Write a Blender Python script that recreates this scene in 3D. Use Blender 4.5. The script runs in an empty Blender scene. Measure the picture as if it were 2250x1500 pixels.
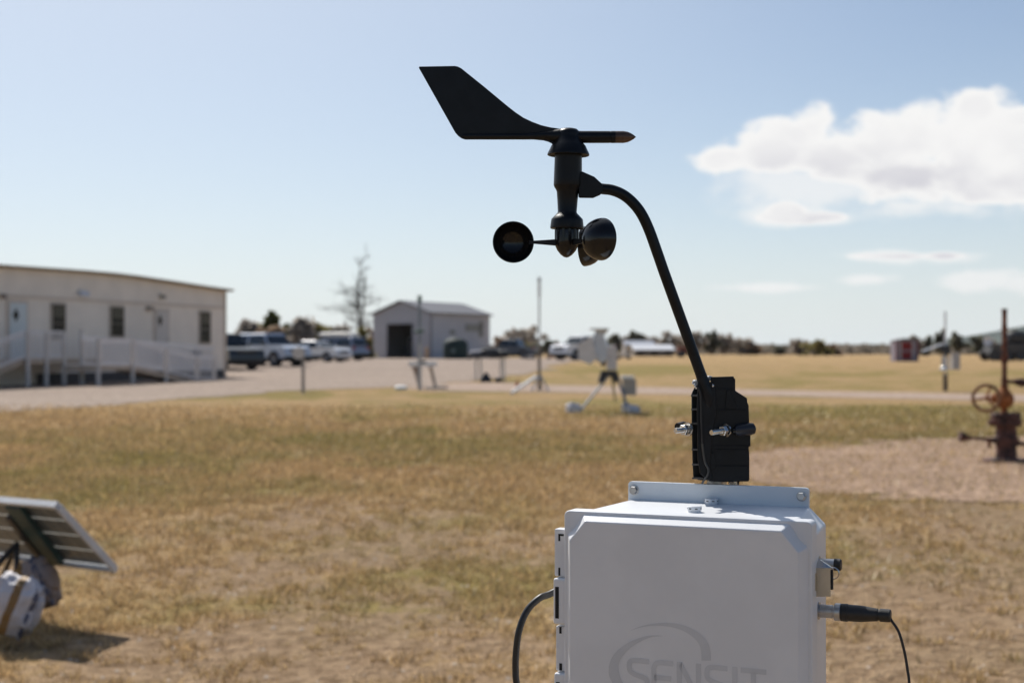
import bpy, bmesh, math, random
import numpy as np
from mathutils import Vector, Matrix, noise as mnoise
random.seed(7); rng = np.random.default_rng(11)
SC = bpy.context.scene
COL = SC.collection
V = Vector
R = math.radians
# ------------------------------------------------------------------ camera
EYE = 1.35; FPX = 3125.0; PITCH = math.atan(25 / FPX)
cam = bpy.data.cameras.new('camera'); camo = bpy.data.objects.new('camera', cam); COL.objects.link(camo)
camo.location = (0, 0, EYE); camo.rotation_euler = (R(90) + PITCH, 0, 0)
cam.sensor_width = 36; cam.lens = 50; cam.clip_start = .05; cam.clip_end = 20000
cam.dof.use_dof = True; cam.dof.focus_distance = 1.66; cam.dof.aperture_fstop = 7.2; cam.dof.aperture_blades = 0
SC.camera = camo
SC.view_settings.view_transform = 'Standard'; SC.view_settings.look = 'None'
SC.view_settings.exposure = 0; SC.view_settings.gamma = 1
SC.cycles.use_denoising = True
SC.cycles.max_bounces = 6; SC.cycles.transparent_max_bounces = 8
CP, SP = math.cos(PITCH), math.sin(PITCH)
def P(px, py, D):
    """the place in the world at forward distance D that the photograph shows at (px, py)"""
    a = (px - 1125) / FPX; b = (750 - py) / FPX
    y = CP - SP * b; z = SP + CP * b
    return V((a / y * D, D, EYE + z / y * D))
_ZD = [-60, 25, 50, 62, 77, 100, 124, 160, 8000]
_ZZ = [0, 0, .23, .30, .66, .74, .83, .89, .89]
def gz(x, y):
    return float(np.interp(y, _ZD, _ZZ))
def G(px, D):
    x = (px - 1125) / FPX * D
    return V((x, D, gz(x, D)))
# ------------------------------------------------------------------ materials
def nt(m):
    m.use_nodes = True
    t = m.node_tree; t.nodes.clear()
    return t
class NB:
    def __init__(s, tree): s.t = tree
    def n(s, typ, **kw):
        nd = s.t.nodes.new(typ)
        for k, v in kw.items():
            if k.startswith('i_'):
                key = k[2:]
                key = int(key) if key.isdigit() else key.replace('_', ' ')
                if isinstance(v, bpy.types.NodeSocket): s.t.links.new(v, nd.inputs[key])
                else: nd.inputs[key].default_value = v
            else: setattr(nd, k, v)
        return nd
    def math(s, op, a, b=0.0, c=None, clamp=False):
        nd = s.t.nodes.new('ShaderNodeMath'); nd.operation = op; nd.use_clamp = clamp
        for i, v in enumerate((a, b, c)):
            if v is None: continue
            if isinstance(v, bpy.types.NodeSocket): s.t.links.new(v, nd.inputs[i])
            else: nd.inputs[i].default_value = v
        return nd.outputs[0]
    def mix(s, f, a, b, typ='MIX'):
        nd = s.t.nodes.new('ShaderNodeMix'); nd.data_type = 'RGBA'; nd.blend_type = typ
        for k, v in ((0, f), (6, a), (7, b)):
            if isinstance(v, bpy.types.NodeSocket): s.t.links.new(v, nd.inputs[k])
            else: nd.inputs[k].default_value = v if k == 0 else (tuple(v) + (1,))[:4]
        return nd.outputs[2]
    def ramp(s, f, lo, hi):
        nd = s.t.nodes.new('ShaderNodeMapRange'); nd.interpolation_type = 'SMOOTHSTEP'
        s.t.links.new(f, nd.inputs[0]); nd.inputs[1].default_value = lo; nd.inputs[2].default_value = hi
        return nd.outputs[0]
    def noise(s, vec, scale, detail=3, rough=.5):
        nd = s.t.nodes.new('ShaderNodeTexNoise'); s.t.links.new(vec, nd.inputs['Vector'])
        nd.inputs['Scale'].default_value = scale; nd.inputs['Detail'].default_value = detail; nd.inputs['Roughness'].default_value = rough
        return nd.outputs[0]
MATS = {}
def mat(name, col, rough=.5, metal=0., var=.12, vs=6., bump=.0, bs=60., col2=None, coat=0., spec=.5, trans=0.):
    if name in MATS: return MATS[name]
    m = bpy.data.materials.new(name); t = nt(m); b = NB(t)
    geo = b.n('ShaderNodeTexCoord').outputs['Object']
    o = b.n('ShaderNodeOutputMaterial'); p = b.n('ShaderNodeBsdfPrincipled')
    f = b.noise(geo, vs, 4, .6)
    c1 = [max(0, c * (1 - var)) for c in col]; c2 = [min(1, c * (1 + var)) for c in col]
    if col2: c2 = list(col2)
    fac = b.ramp(f, .35, .65)
    c = b.mix(fac, c1, c2)
    t.links.new(c, p.inputs['Base Color'])
    p.inputs['Metallic'].default_value = metal
    p.inputs['Specular IOR Level'].default_value = spec
    if coat: p.inputs['Coat Weight'].default_value = coat; p.inputs['Coat Roughness'].default_value = .08
    if trans: p.inputs['Transmission Weight'].default_value = trans
    rr = b.math('MULTIPLY_ADD', b.noise(geo, vs * 3.1, 3), .25 * rough, rough * .88)
    t.links.new(rr, p.inputs['Roughness'])
    if bump:
        bn = b.n('ShaderNodeBump'); bn.inputs['Strength'].default_value = 1; bn.inputs['Distance'].default_value = bump
        t.links.new(b.noise(geo, bs, 4), bn.inputs['Height']); t.links.new(bn.outputs[0], p.inputs['Normal'])
    t.links.new(p.outputs[0], o.inputs[0])
    MATS[name] = m
    return m
# ------------------------------------------------------------------ mesh builder
def wl(o):
    p = V((0, 0, 0))
    while o is not None: p += o.location; o = o.parent
    return p
def tag(o, label=None, cat=None, group=None, kind=None):
    if label: o['label'] = label
    if cat: o['category'] = cat
    if group: o['group'] = group
    if kind: o['kind'] = kind
    return o
def thing(name, label, cat, loc=(0, 0, 0), group=None, rz=0.):
    o = bpy.data.objects.new(name, None); COL.objects.link(o); o.location = loc
    o.rotation_euler = (0, 0, rz); o.empty_display_size = .1
    return tag(o, label, cat, group)
def frame(d):
    d = d.normalized(); up = V((0, 0, 1)) if abs(d.z) < .95 else V((0, 1, 0))
    a = d.cross(up).normalized(); return a, d.cross(a).normalized() * -1
class MB:
    def __init__(s): s.b = bmesh.new()
    def face(s, pts):
        return s.b.faces.new([s.b.verts.new(p) for p in pts])
    def hexa(s, lo, hi):
        """two rings of corners (4 or more each) joined and capped"""
        a = [s.b.verts.new(p) for p in lo]; c = [s.b.verts.new(p) for p in hi]; n = len(a)
        s.b.faces.new(a[::-1]); s.b.faces.new(c)
        for i in range(n): s.b.faces.new((a[i], a[(i + 1) % n], c[(i + 1) % n], c[i]))
        return s
    def prism(s, pts, ext):
        ext = V(ext); return s.hexa([V(p) for p in pts], [V(p) + ext for p in pts])
    def box(s, c, sz, rz=0., ax=None):
        c = V(c); hx, hy, hz = [q / 2 for q in sz]
        M = Matrix.Rotation(rz, 3, 'Z') if ax is None else Matrix(ax).transposed()
        f = lambda x, y, z: c + M @ V((x, y, z))
        return s.hexa([f(-hx, -hy, -hz), f(hx, -hy, -hz), f(hx, hy, -hz), f(-hx, hy, -hz)],
                      [f(-hx, -hy, hz), f(hx, -hy, hz), f(hx, hy, hz), f(-hx, hy, hz)])
    def loft(s, rings, cap=True):
        vs = [[s.b.verts.new(p) for p in r] for r in rings]; n = len(vs[0])
        for k in range(len(vs) - 1):
            for i in range(n): s.b.faces.new((vs[k][i], vs[k][(i + 1) % n], vs[k + 1][(i + 1) % n], vs[k + 1][i]))
        if cap: s.b.faces.new(vs[0][::-1]); s.b.faces.new(vs[-1])
        return s
    def cyl(s, p0, p1, r0, r1=None, n=20):
        return s.tube([p0, p1], [r0, r0 if r1 is None else r1], n)
    def tube(s, pts, r, n=12, cap=True):
        pts = [V(p) for p in pts]; k = len(pts)
        rs = r if hasattr(r, '__len__') else [r] * k
        rings = []; a0 = None
        for i, p in enumerate(pts):
            d = (pts[min(i + 1, k - 1)] - pts[max(i - 1, 0)])
            if d.length < 1e-9: d = V((0, 0, 1))
            d.normalize()
            if a0 is None: a, b = frame(d)
            else:
                a = (a0 - d * a0.dot(d)).normalized()
            a0 = a; b = d.cross(a)
            rings.append([p + a * (math.cos(2 * math.pi * j / n) * rs[i]) + b * (math.sin(2 * math.pi * j / n) * rs[i]) for j in range(n)])
        return s.loft(rings, cap)
    def lathe(s, o, axis, prof, n=32):
        """prof: (distance along the axis, radius)"""
        o = V(o); d = V(axis).normalized(); a, b = frame(d); b = d.cross(a)
        return s.loft([[o + d * t + a * (math.cos(2 * math.pi * j / n) * r) + b * (math.sin(2 * math.pi * j / n) * r) for j in range(n)] for t, r in prof], True)
    def blob(s, c, rad, rz=0., p=.8, seg=20, ring=12, nz=.06, ns=4., tilt=0.):
        c = V(c); M = Matrix.Rotation(rz, 3, 'Z') @ Matrix.Rotation(tilt, 3, 'Y')
        f = lambda v: math.copysign(abs(v) ** p, v)
        rings = []
        for i in range(1, ring):
            th = math.pi * i / ring - math.pi / 2
            rw = []
            for j in range(seg):
                ph = 2 * math.pi * j / seg
                q = V((f(math.cos(th)) * f(math.cos(ph)), f(math.cos(th)) * f(math.sin(ph)), f(math.sin(th))))
                q *= 1 + nz * mnoise.noise(q * ns + c)
                rw.append(c + M @ V((q.x * rad[0], q.y * rad[1], q.z * rad[2])))
            rings.append(rw)
        return s.loft(rings, True)
    def torus(s, c, nrm, r, t, n=32, m=10, e=1.):
        nrm = V(nrm).normalized(); a, b = frame(nrm); b = nrm.cross(a)
        c = V(c); vs = []
        for i in range(n):
            u = 2 * math.pi * i / n; d = a * math.cos(u) + b * math.sin(u)
            vs.append([s.b.verts.new(c + d * (r + t * math.cos(2 * math.pi * j / m)) + nrm * (t * math.sin(2 * math.pi * j / m))) for j in range(m)])
        for i in range(n):
            for j in range(m):
                s.b.faces.new((vs[i][j], vs[(i + 1) % n][j], vs[(i + 1) % n][(j + 1) % m], vs[i][(j + 1) % m]))
        return s
    def build(s, name, m, parent=None, smooth=35, bevel=0., seg=2, label=None, local=False):
        off = V((0, 0, 0)) if (local or parent is None) else wl(parent)
        b = s.b
        for v in b.verts: v.co -= off
        bmesh.ops.recalc_face_normals(b, faces=b.faces)
        me = bpy.data.meshes.new(name); b.to_mesh(me); b.free()
        me.materials.append(m)
        if smooth:
            me.polygons.foreach_set('use_smooth', [True] * len(me.polygons)); me.set_sharp_from_angle(angle=R(smooth))
        o = bpy.data.objects.new(name, me); COL.objects.link(o); o.parent = parent
        if bevel:
            bv = o.modifiers.new('bevel', 'BEVEL'); bv.width = bevel; bv.segments = seg; bv.limit_method = 'ANGLE'; bv.angle_limit = R(30)
            bv.harden_normals = True
        if label: o['label'] = label
        return o
def npmesh(name, co, faces, m, parent=None, attr=None):
    """co (n,3), faces (m,k) of equal size"""
    co = np.asarray(co, dtype=np.float32)
    if parent is not None: co = co - np.array(wl(parent), dtype=np.float32)
    me = bpy.data.meshes.new(name); k = faces.shape[1]
    me.vertices.add(len(co)); me.vertices.foreach_set('co', co.ravel())
    me.loops.add(faces.size); me.loops.foreach_set('vertex_index', faces.astype(np.int32).ravel())
    me.polygons.add(len(faces)); me.polygons.foreach_set('loop_start', np.arange(0, faces.size, k, dtype=np.int32))
    me.update(calc_edges=True)
    if attr is not None:
        for an, av in attr.items():
            at = me.attributes.new(an, 'FLOAT', 'POINT'); at.data.foreach_set('value', np.asarray(av, dtype=np.float32))
    me.materials.append(m); me.validate()
    o = bpy.data.objects.new(name, me); COL.objects.link(o); o.parent = parent
    return o
# ------------------------------------------------------------------ numeric noise shared by ground and grass
def _h(ix, iy, s):
    n = (ix.astype(np.int64) * 374761393 + iy.astype(np.int64) * 668265263 + s * 2147483647) & 0xffffffff
    n = ((n ^ (n >> 13)) * 1274126177) & 0xffffffff
    return ((n ^ (n >> 16)) & 0xffff) / 65535.
def vn(x, y, s=0):
    ix = np.floor(x); iy = np.floor(y); fx = x - ix; fy = y - iy
    fx = fx * fx * (3 - 2 * fx); fy = fy * fy * (3 - 2 * fy)
    a = _h(ix, iy, s); b = _h(ix + 1, iy, s); c = _h(ix, iy + 1, s); d = _h(ix + 1, iy + 1, s)
    return (a * (1 - fx) + b * fx) * (1 - fy) + (c * (1 - fx) + d * fx) * fy
def fbm(x, y, s=0, o=4):
    r = 0; a = .5; t = 0
    for k in range(o): r = r + a * vn(x, y, s + k); t += a; a *= .55; x = x * 2.03 + 7.7; y = y * 2.03 + 3.1
    return r / t
def topx(x, y):
    """direction of a ground point as seen from where the photographer stood"""
    yy = np.maximum(y, .5)
    z = np.interp(y, _ZD, _ZZ)
    return 1125 + FPX * x / yy, 775 + FPX * (EYE - z) / yy
# patches of greener and paler grass: (x0, x1, y0, y1, amount)
_PATCH = [(200, 1400, 920, 1040, .13), (-200, 760, 872, 925, -.42), (950, 1560, 925, 962, -.40), (1640, 2500, 893, 938, .40),
          (1640, 2500, 812, 850, .12), (1200, 2500, 783, 808, -.34), (1640, 2500, 868, 890, -.28), (1230, 1560, 797, 822, .42),
          (580, 750, 858, 878, 1.3), (-200, 640, 862, 884, .6), (1200, 1560, 880, 920, .28), (500, 1000, 1022, 1052, -.5), (-200, 500, 930, 1040, .0),
          (100, 420, 1150, 1180, -.3), (1000, 1560, 862, 880, -.2), (1640, 2500, 945, 985, .2)]
def green_soil(x, y):
    px, py = topx(x, y)
    wob = (fbm(x * .5, y * .12, 5) - .5) * 2
    q = np.zeros_like(x)
    d = np.maximum(4, (py - 775) * .16)
    pw = py + wob * d * 1.1
    for x0, x1, y0, y1, a in _PATCH:
        w = 60; h = np.maximum(3.5, (y1 - y0) * .35)
        m = np.clip((px - x0) / w, 0, 1) * np.clip((x1 - px) / w, 0, 1) * np.clip((pw - y0 + h / 2) / h, 0, 1) * np.clip((y1 + h / 2 - pw) / h, 0, 1)
        q = q + a * m
    g = .45 + q + (fbm(x * 1.3, y * .8, 21) - .5) * 1.1 + (fbm(x * .20, y * .30, 31) - .5) * 1.0
    g = g - np.clip((py - 1060) / 900, 0, .16)
    g = g - .13 * np.clip((y - 38) / 20, 0, 1); far = np.clip((y - 120) / 150, 0, 1); g = g * (1 - far) + .18 * far
    so = .13 + (fbm(x * 1.3 + 9, y * .8, 41) - .5) * 1.1 + np.clip((py - 1040) / 500, 0, .35)
    so = so + .22 * np.clip((px - 1500) / 300, 0, 1) * np.clip((py - 1040) / 60, 0, 1)
    return np.clip(g, 0, 1), np.clip(so, 0, 1)
# ------------------------------------------------------------------ sky, clouds, sun
SUN_EL = R(47); SUN_LEFT = R(28)
w = bpy.data.worlds.new('World'); SC.world = w
t = nt(w); b = NB(t)
sky = b.n('ShaderNodeTexSky', sky_type='NISHITA', sun_disc=False, sun_elevation=SUN_EL, sun_rotation=-SUN_LEFT, altitude=1500, air_density=1.0, dust_density=1.6, ozone_density=1.4)
SKY_STRENGTH = .098
dr = b.n('ShaderNodeTexCoord').outputs['Generated']
sx = b.n('ShaderNodeSeparateXYZ', i_Vector=dr)
X, Y, Z = sx.outputs
Yc = b.math('MAXIMUM', Y, .02)
u = b.math('DIVIDE', X, Yc); v = b.math('DIVIDE', Z, Yc)
cmb = b.n('ShaderNodeCombineXYZ', i_X=u, i_Y=b.math('MULTIPLY', v, 1.5), i_Z=.81).outputs[0]
n1 = b.n('ShaderNodeTexNoise', i_Vector=cmb, i_Scale=13., i_Detail=6., i_Roughness=.55, i_Distortion=.25).outputs[0]
n2 = b.n('ShaderNodeTexNoise', i_Vector=cmb, i_Scale=30., i_Detail=6., i_Roughness=.6).outputs[0]
vor = b.n('ShaderNodeTexVoronoi', i_Vector=cmb, i_Scale=30., feature='SMOOTH_F1')
vor.inputs['Smoothness'].default_value = .6
puff = b.math('SUBTRACT', .55, vor.outputs['Distance'])
# whiter air towards the horizon on the sun's side and round the sun
el_ = b.math('MAXIMUM', Z, 0.)
az_ = b.n('ShaderNodeVectorMath', operation='DOT_PRODUCT', i_0=dr, i_1=(-math.sin(SUN_LEFT), math.cos(SUN_LEFT), 0)).outputs['Value']
sd_ = b.n('ShaderNodeVectorMath', operation='DOT_PRODUCT', i_0=dr, i_1=(-math.sin(SUN_LEFT) * math.cos(SUN_EL), math.cos(SUN_LEFT) * math.cos(SUN_EL), math.sin(SUN_EL))).outputs['Value']
fh = b.math('POWER', 2.718, b.math('MULTIPLY', el_, -9.5))
fh = b.math('MULTIPLY', b.math('MULTIPLY', fh, .98), b.ramp(az_, -.5, .6))
fs = b.math('MULTIPLY', b.ramp(sd_, .58, 1.0), .70)
scol = b.n('ShaderNodeVectorMath', operation='SCALE', i_0=sky.outputs[0]); scol.inputs['Scale'].default_value = SKY_STRENGTH
skc = b.mix(fs, scol.outputs[0], (.86, .91, .97)); skc = b.mix(fh, skc, (.76, .82, .845))
bg = b.n('ShaderNodeBackground', i_Color=skc, i_Strength=1.)
# cloud banks: centre and half-size in slope units (x right of straight ahead, height above the horizon), plumpness
def ell(px, py, a, h, k=1.):
    cu = (px - 1125) / FPX; cv = (775 - py) / FPX
    du = b.math('DIVIDE', b.math('SUBTRACT', u, cu), a / FPX); dv = b.math('DIVIDE', b.math('SUBTRACT', v, cv), h / FPX)
    r = b.math('ADD', b.math('MULTIPLY', du, du), b.math('MULTIPLY', dv, dv))
    return b.math('MULTIPLY', b.math('SUBTRACT', 1., b.math('SQRT', r)), k)
def union(items):
    r = None
    for e in items:
        q = ell(*e); r = q if r is None else b.math('SMOOTH_MAX', r, q, .35)
    return r
thick = union([(1755, 292, 115, 74), (1890, 322, 130, 66), (1760, 478, 112, 16), (1733, 463, 55, 26), (1965, 563, 130, 9), (2080, 562, 80, 12), (1600, 345, 110, 38), (1700, 330, 150, 60), (1850, 340, 180, 75), (1940, 315, 130, 85), (2020, 315, 130, 90), (2090, 310, 140, 105), (2200, 320, 180, 115), (2150, 236, 64, 42), (2240, 262, 90, 40),
               (2050, 385, 260, 75), (2330, 330, 220, 140), (2520, 300, 240, 150), (2200, 410, 200, 45)])
thin = union([(1738, 470, 130, 36), (1815, 482, 90, 22), (1950, 562, 190, 24), (2075, 566, 150, 26), (1905, 615, 110, 24), (2170, 615, 170, 38), (2010, 452, 130, 16), (1700, 632, 180, 20), (1800, 405, 330, 75, .9), (2050, 460, 300, 40, .7), (2330, 620, 260, 44)])
dthick = b.math('ADD', b.math('ADD', b.math('MULTIPLY', thick, 1.45), .07), b.math('ADD', b.math('MULTIPLY', b.math('SUBTRACT', n1, .5), 1.35), b.math('MULTIPLY', puff, .9)))
dthick = b.math('ADD', dthick, b.math('MULTIPLY', b.math('SUBTRACT', n2, .5), .95))
n4 = b.n('ShaderNodeTexNoise', i_Vector=cmb, i_Scale=85., i_Detail=5., i_Roughness=.6).outputs[0]
dthick = b.math('ADD', dthick, b.math('MULTIPLY', b.math('SUBTRACT', n4, .5), .55))
athick = b.ramp(dthick, .20, .66)
dthin = b.math('ADD', b.math('MULTIPLY', thin, 1.3), b.math('MULTIPLY', b.math('SUBTRACT', n1, .5), 2.0))
dthin = b.math('ADD', dthin, b.math('MULTIPLY', b.math('SUBTRACT', n2, .5), 1.2))
athin = b.math('MULTIPLY', b.ramp(dthin, .22, .95), .72)
alpha = b.math('MAXIMUM', athick, athin)
alpha = b.math('MULTIPLY', alpha, b.math('GREATER_THAN', Y, .05))
# cloud body: bright sunlit billows, greyer where it is deep and low
n3 = b.n('ShaderNodeTexNoise', i_Vector=cmb, i_Scale=16., i_Detail=3., i_Roughness=.5).outputs[0]
low = b.ramp(v, (775 - 300) / FPX, (775 - 410) / FPX)
core = b.ramp(dthick, .55, 1.2)
gr = b.math('MULTIPLY', b.math('MULTIPLY', core, b.math('ADD', .25, b.math('MULTIPLY', low, .75))), b.ramp(n3, .22, .66))
ccol = b.mix(gr, (.94, .935, .925), (.67, .665, .71))
cbg = b.n('ShaderNodeBackground', i_Color=ccol, i_Strength=1.)
ms = b.n('ShaderNodeMixShader', i_0=alpha, i_1=bg.outputs[0], i_2=cbg.outputs[0])
b.n('ShaderNodeOutputWorld', i_Surface=ms.outputs[0])
w.cycles.sampling_method = 'MANUAL'; w.cycles.sample_map_resolution = 1024
SDIR = V((-math.sin(SUN_LEFT) * math.cos(SUN_EL), math.cos(SUN_LEFT) * math.cos(SUN_EL), math.sin(SUN_EL)))
sl = bpy.data.lights.new('sun', 'SUN'); sl.energy = 5.0; sl.angle = R(.53); sl.color = (1, .955, .88)
so = bpy.data.objects.new('sun', sl); COL.objects.link(so); so.rotation_euler = (-SDIR).to_track_quat('-Z', 'Y').to_euler(); so.location = SDIR * 60
# ------------------------------------------------------------------ ground
def ground_shading():
    m = bpy.data.materials.new('dry_turf'); t = nt(m); b = NB(t)
    pos = b.n('ShaderNodeNewGeometry').outputs['Position']
    g = b.n('ShaderNodeAttribute', attribute_name='green').outputs['Fac']; s = b.n('ShaderNodeAttribute', attribute_name='soil').outputs['Fac']
    f1 = b.noise(pos, 10., 6, .72); f2 = b.noise(pos, 26., 3, .7); f3 = b.noise(pos, 1.7, 4, .6)
    straw = b.mix(b.ramp(f2, .38, .62), (.28, .182, .083), (.59, .40, .20))
    green = b.mix(b.ramp(f2, .38, .62), (.19, .148, .048), (.39, .295, .105))
    soil = b.mix(b.ramp(f1, .38, .62), (.215, .138, .083), (.47, .325, .205))
    gg = b.ramp(b.math('ADD', g, b.math('MULTIPLY', b.math('SUBTRACT', f1, .5), .9)), .22, .66)
    ss = b.ramp(b.math('ADD', s, b.math('MULTIPLY', b.math('SUBTRACT', b.math('ADD', f1, b.math('MULTIPLY', f3, .6)), .8), 1.3)), .3, .62)
    c = b.mix(gg, straw, green); c = b.mix(b.math('MULTIPLY', ss, .85), c, soil)
    p = b.n('ShaderNodeBsdfPrincipled', i_Base_Color=c, i_Roughness=.95)
    p.inputs['Specular IOR Level'].default_value = .1
    bn = b.n('ShaderNodeBump', i_Strength=1., i_Distance=.055, i_Height=b.math('ADD', f2, f1)); t.links.new(bn.outputs[0], p.inputs['Normal'])
    b.n('ShaderNodeOutputMaterial', i_Surface=p.outputs[0])
    return m
def gravel_mat(name, ca, cb, cc, sc=26.):
    m = bpy.data.materials.new(name); t = nt(m); b = NB(t)
    pos = b.n('ShaderNodeNewGeometry').outputs['Position']
    vo = b.n('ShaderNodeTexVoronoi', i_Vector=pos, i_Scale=sc); f = b.noise(pos, 3., 5, .65); mp_ = b.n('ShaderNodeMapping', i_Vector=pos); mp_.inputs['Scale'].default_value = (.18, 1., 1.); f3 = b.noise(mp_.outputs[0], .9, 5, .6)
    sep = b.n('ShaderNodeSeparateColor', i_Color=vo.outputs['Color'])
    c = b.mix(b.ramp(sep.outputs[0], .1, .9), ca, cb)
    c = b.mix(b.math('MULTIPLY', b.ramp(b.math('ADD', b.math('MULTIPLY', f, .5), b.math('MULTIPLY', f3, .5)), .42, .62), .7), c, cc)
    p = b.n('ShaderNodeBsdfPrincipled', i_Base_Color=c, i_Roughness=.92); p.inputs['Specular IOR Level'].default_value = .15
    bn = b.n('ShaderNodeBump', i_Strength=.8, i_Distance=.02, i_Height=b.math('ADD', vo.outputs['Distance'], f)); bn.invert = True
    t.links.new(bn.outputs[0], p.inputs['Normal'])
    b.n('ShaderNodeOutputMaterial', i_Surface=p.outputs[0])
    return m
def micro(x, y):
    d = np.clip(1 - (y - 8) / 30, 0, 1)
    return (fbm(x * 1.6, y * 1.6, 61) - .5) * .05 * d
rows = np.concatenate([np.linspace(-60, 2.6, 16), np.geomspace(3, 140, 520), np.geomspace(143, 9000, 60)])
ct = np.linspace(-1, 1, 360); ct = np.sign(ct) * (.45 * np.abs(ct) + 2.6 * np.abs(ct) ** 5)
XX = ct[None, :] * (np.maximum(rows, 3)[:, None] + 5); YY = np.repeat(rows[:, None], len(ct), 1)
ZZ = np.interp(YY, _ZD, _ZZ) + micro(XX, YY)
g_, s_ = green_soil(XX, YY)
nr, nc = XX.shape
idx = np.arange(nr * nc).reshape(nr, nc)
fc = np.stack([idx[:-1, :-1], idx[:-1, 1:], idx[1:, 1:], idx[1:, :-1]], -1).reshape(-1, 4)
gr_ = npmesh('ground', np.stack([XX, YY, ZZ], -1).reshape(-1, 3), fc, ground_shading(), None, {'green': g_.ravel(), 'soil': s_.ravel()})
gr_.data.polygons.foreach_set('use_smooth', [True] * len(gr_.data.polygons))
tag(gr_, 'dry patchy winter grass field with bare brown soil', 'ground', kind='structure')
def in_poly(px, py, poly):
    r = np.zeros(px.shape, bool); n = len(poly); j = n - 1
    for i in range(n):
        xi, yi = poly[i]; xj, yj = poly[j]
        c = ((yi > py) != (yj > py)) & (px < (xj - xi) * (py - yi) / (yj - yi + 1e-9) + xi)
        r ^= c; j = i
    return r
def px2w(pts):
    """outline given as directions from the photographer, laid onto the ground -> world outline"""
    Ds = np.geomspace(3, 3000, 4000); pys = 775 + FPX * (EYE - np.interp(Ds, _ZD, _ZZ)) / Ds
    out = []
    for px, py in pts:
        D = float(np.interp(-py, -pys, Ds)); out.append(((px - 1125) / FPX * D, D))
    return out
def sheet(name, poly, m, lift, label, cat, y0, y1, nrow, wob=.5, jit=1.2):
    w_ = px2w(poly); ys = np.geomspace(y0, y1, nrow); xs = np.linspace(min(p[0] for p in w_) - 2, max(p[0] for p in w_) + 2, 620)
    A, B = np.meshgrid(xs, ys); Z_ = np.interp(B, _ZD, _ZZ) + micro(A, B) + lift
    i2 = np.arange(A.size).reshape(A.shape)
    f = np.stack([i2[:-1, :-1], i2[:-1, 1:], i2[1:, 1:], i2[1:, :-1]], -1).reshape(-1, 4)
    cx = A.ravel()[f].mean(1); cy = B.ravel()[f].mean(1)
    kx = cx + (fbm(cx * wob, cy * wob, 71) - .5) * jit * 2; ky = cy + (fbm(cx * wob * .6, cy * wob, 81) - .5) * jit * 2.4
    keep = in_poly(kx, ky, w_); f = f[keep]
    us = np.unique(f); rm = -np.ones(A.size, int); rm[us] = np.arange(len(us))
    co = np.stack([A, B, Z_], -1).reshape(-1, 3)[us]
    o = npmesh(name, co, rm[f], m)
    o.data.polygons.foreach_set('use_smooth', [True] * len(o.data.polygons))
    return tag(o, label, cat, kind='structure')
mg = gravel_mat('drive_gravel', (.22, .17, .135), (.43, .335, .27), (.235, .185, .15), 14.)
mp = gravel_mat('pad_gravel', (.17, .11, .075), (.52, .36, .25), (.235, .155, .10), 24.)
mt = gravel_mat('track_dirt', (.30, .215, .165), (.44, .34, .27), (.30, .22, .165), 12.)
sheet('gravel_drive', [(-260, 925), (0, 903), (150, 894), (400, 878), (560, 866), (700, 856), (880, 850), (1010, 845), (1000, 840), (1060, 834), (1150, 822), (1205, 810), (1240, 796), (1330, 789), (1350, 786.3), (-700, 786.3), (-1500, 800), (-700, 900)],
      mg, .012, 'pale pinkish gravel drive in front of the parked cars', 'driveway', 28, 170, 420, .35, .9)
sheet('track', [(1005, 841), (1120, 841.5), (1200, 846), (1450, 851), (1700, 857), (2300, 868), (2700, 874), (2700, 889), (2300, 883), (1700, 870), (1450, 866), (1200, 862), (950, 858), (860, 853)],
      mt, .008, 'narrow pale dirt track crossing the field', 'track', 30, 62, 300, .6, .22)
sheet('gravel_pad', [(1560, 1010), (1650, 996), (1750, 984), (1850, 973), (2000, 966), (2120, 960), (2300, 955), (2700, 960), (2900, 1040), (2500, 1125), (2250, 1110), (2000, 1095), (1850, 1084), (1700, 1072), (1600, 1050), (1540, 1030)],
      mp, .010, 'pinkish gravel pad around the rusty wellhead', 'gravel pad', 10, 26, 420, 1.9, 1.0)
# ------------------------------------------------------------------ grass blades over the nearer field
def grass_mat():
    m = bpy.data.materials.new('grass_blades'); t = nt(m); b = NB(t)
    g = b.n('ShaderNodeAttribute', attribute_name='green').outputs['Fac']; s = b.n('ShaderNodeAttribute', attribute_name='shade').outputs['Fac']
    straw = b.mix(s, (.27, .172, .078), (.74, .52, .275)); green = b.mix(s, (.17, .145, .045), (.40, .33, .115))
    c = b.mix(g, straw, green)
    d = b.n('ShaderNodeBsdfDiffuse', i_Color=c); tr = b.n('ShaderNodeBsdfTranslucent', i_Color=c)
    gl = b.n('ShaderNodeBsdfGlossy', i_Color=(.9, .85, .75, 1), i_Roughness=.45)
    mx = b.n('ShaderNodeMixShader', i_0=.42, i_1=d.outputs[0], i_2=tr.outputs[0])
    m2 = b.n('ShaderNodeMixShader', i_0=.05, i_1=mx.outputs[0], i_2=gl.outputs[0])
    b.n('ShaderNodeOutputMaterial', i_Surface=m2.outputs[0])
    return m
N = 820000
yy = 4.2 + 30 * rng.random(N) ** 1.25
xx = (rng.random(N) * 2 - 1) * (yy * .40 + 2.8)
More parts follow.
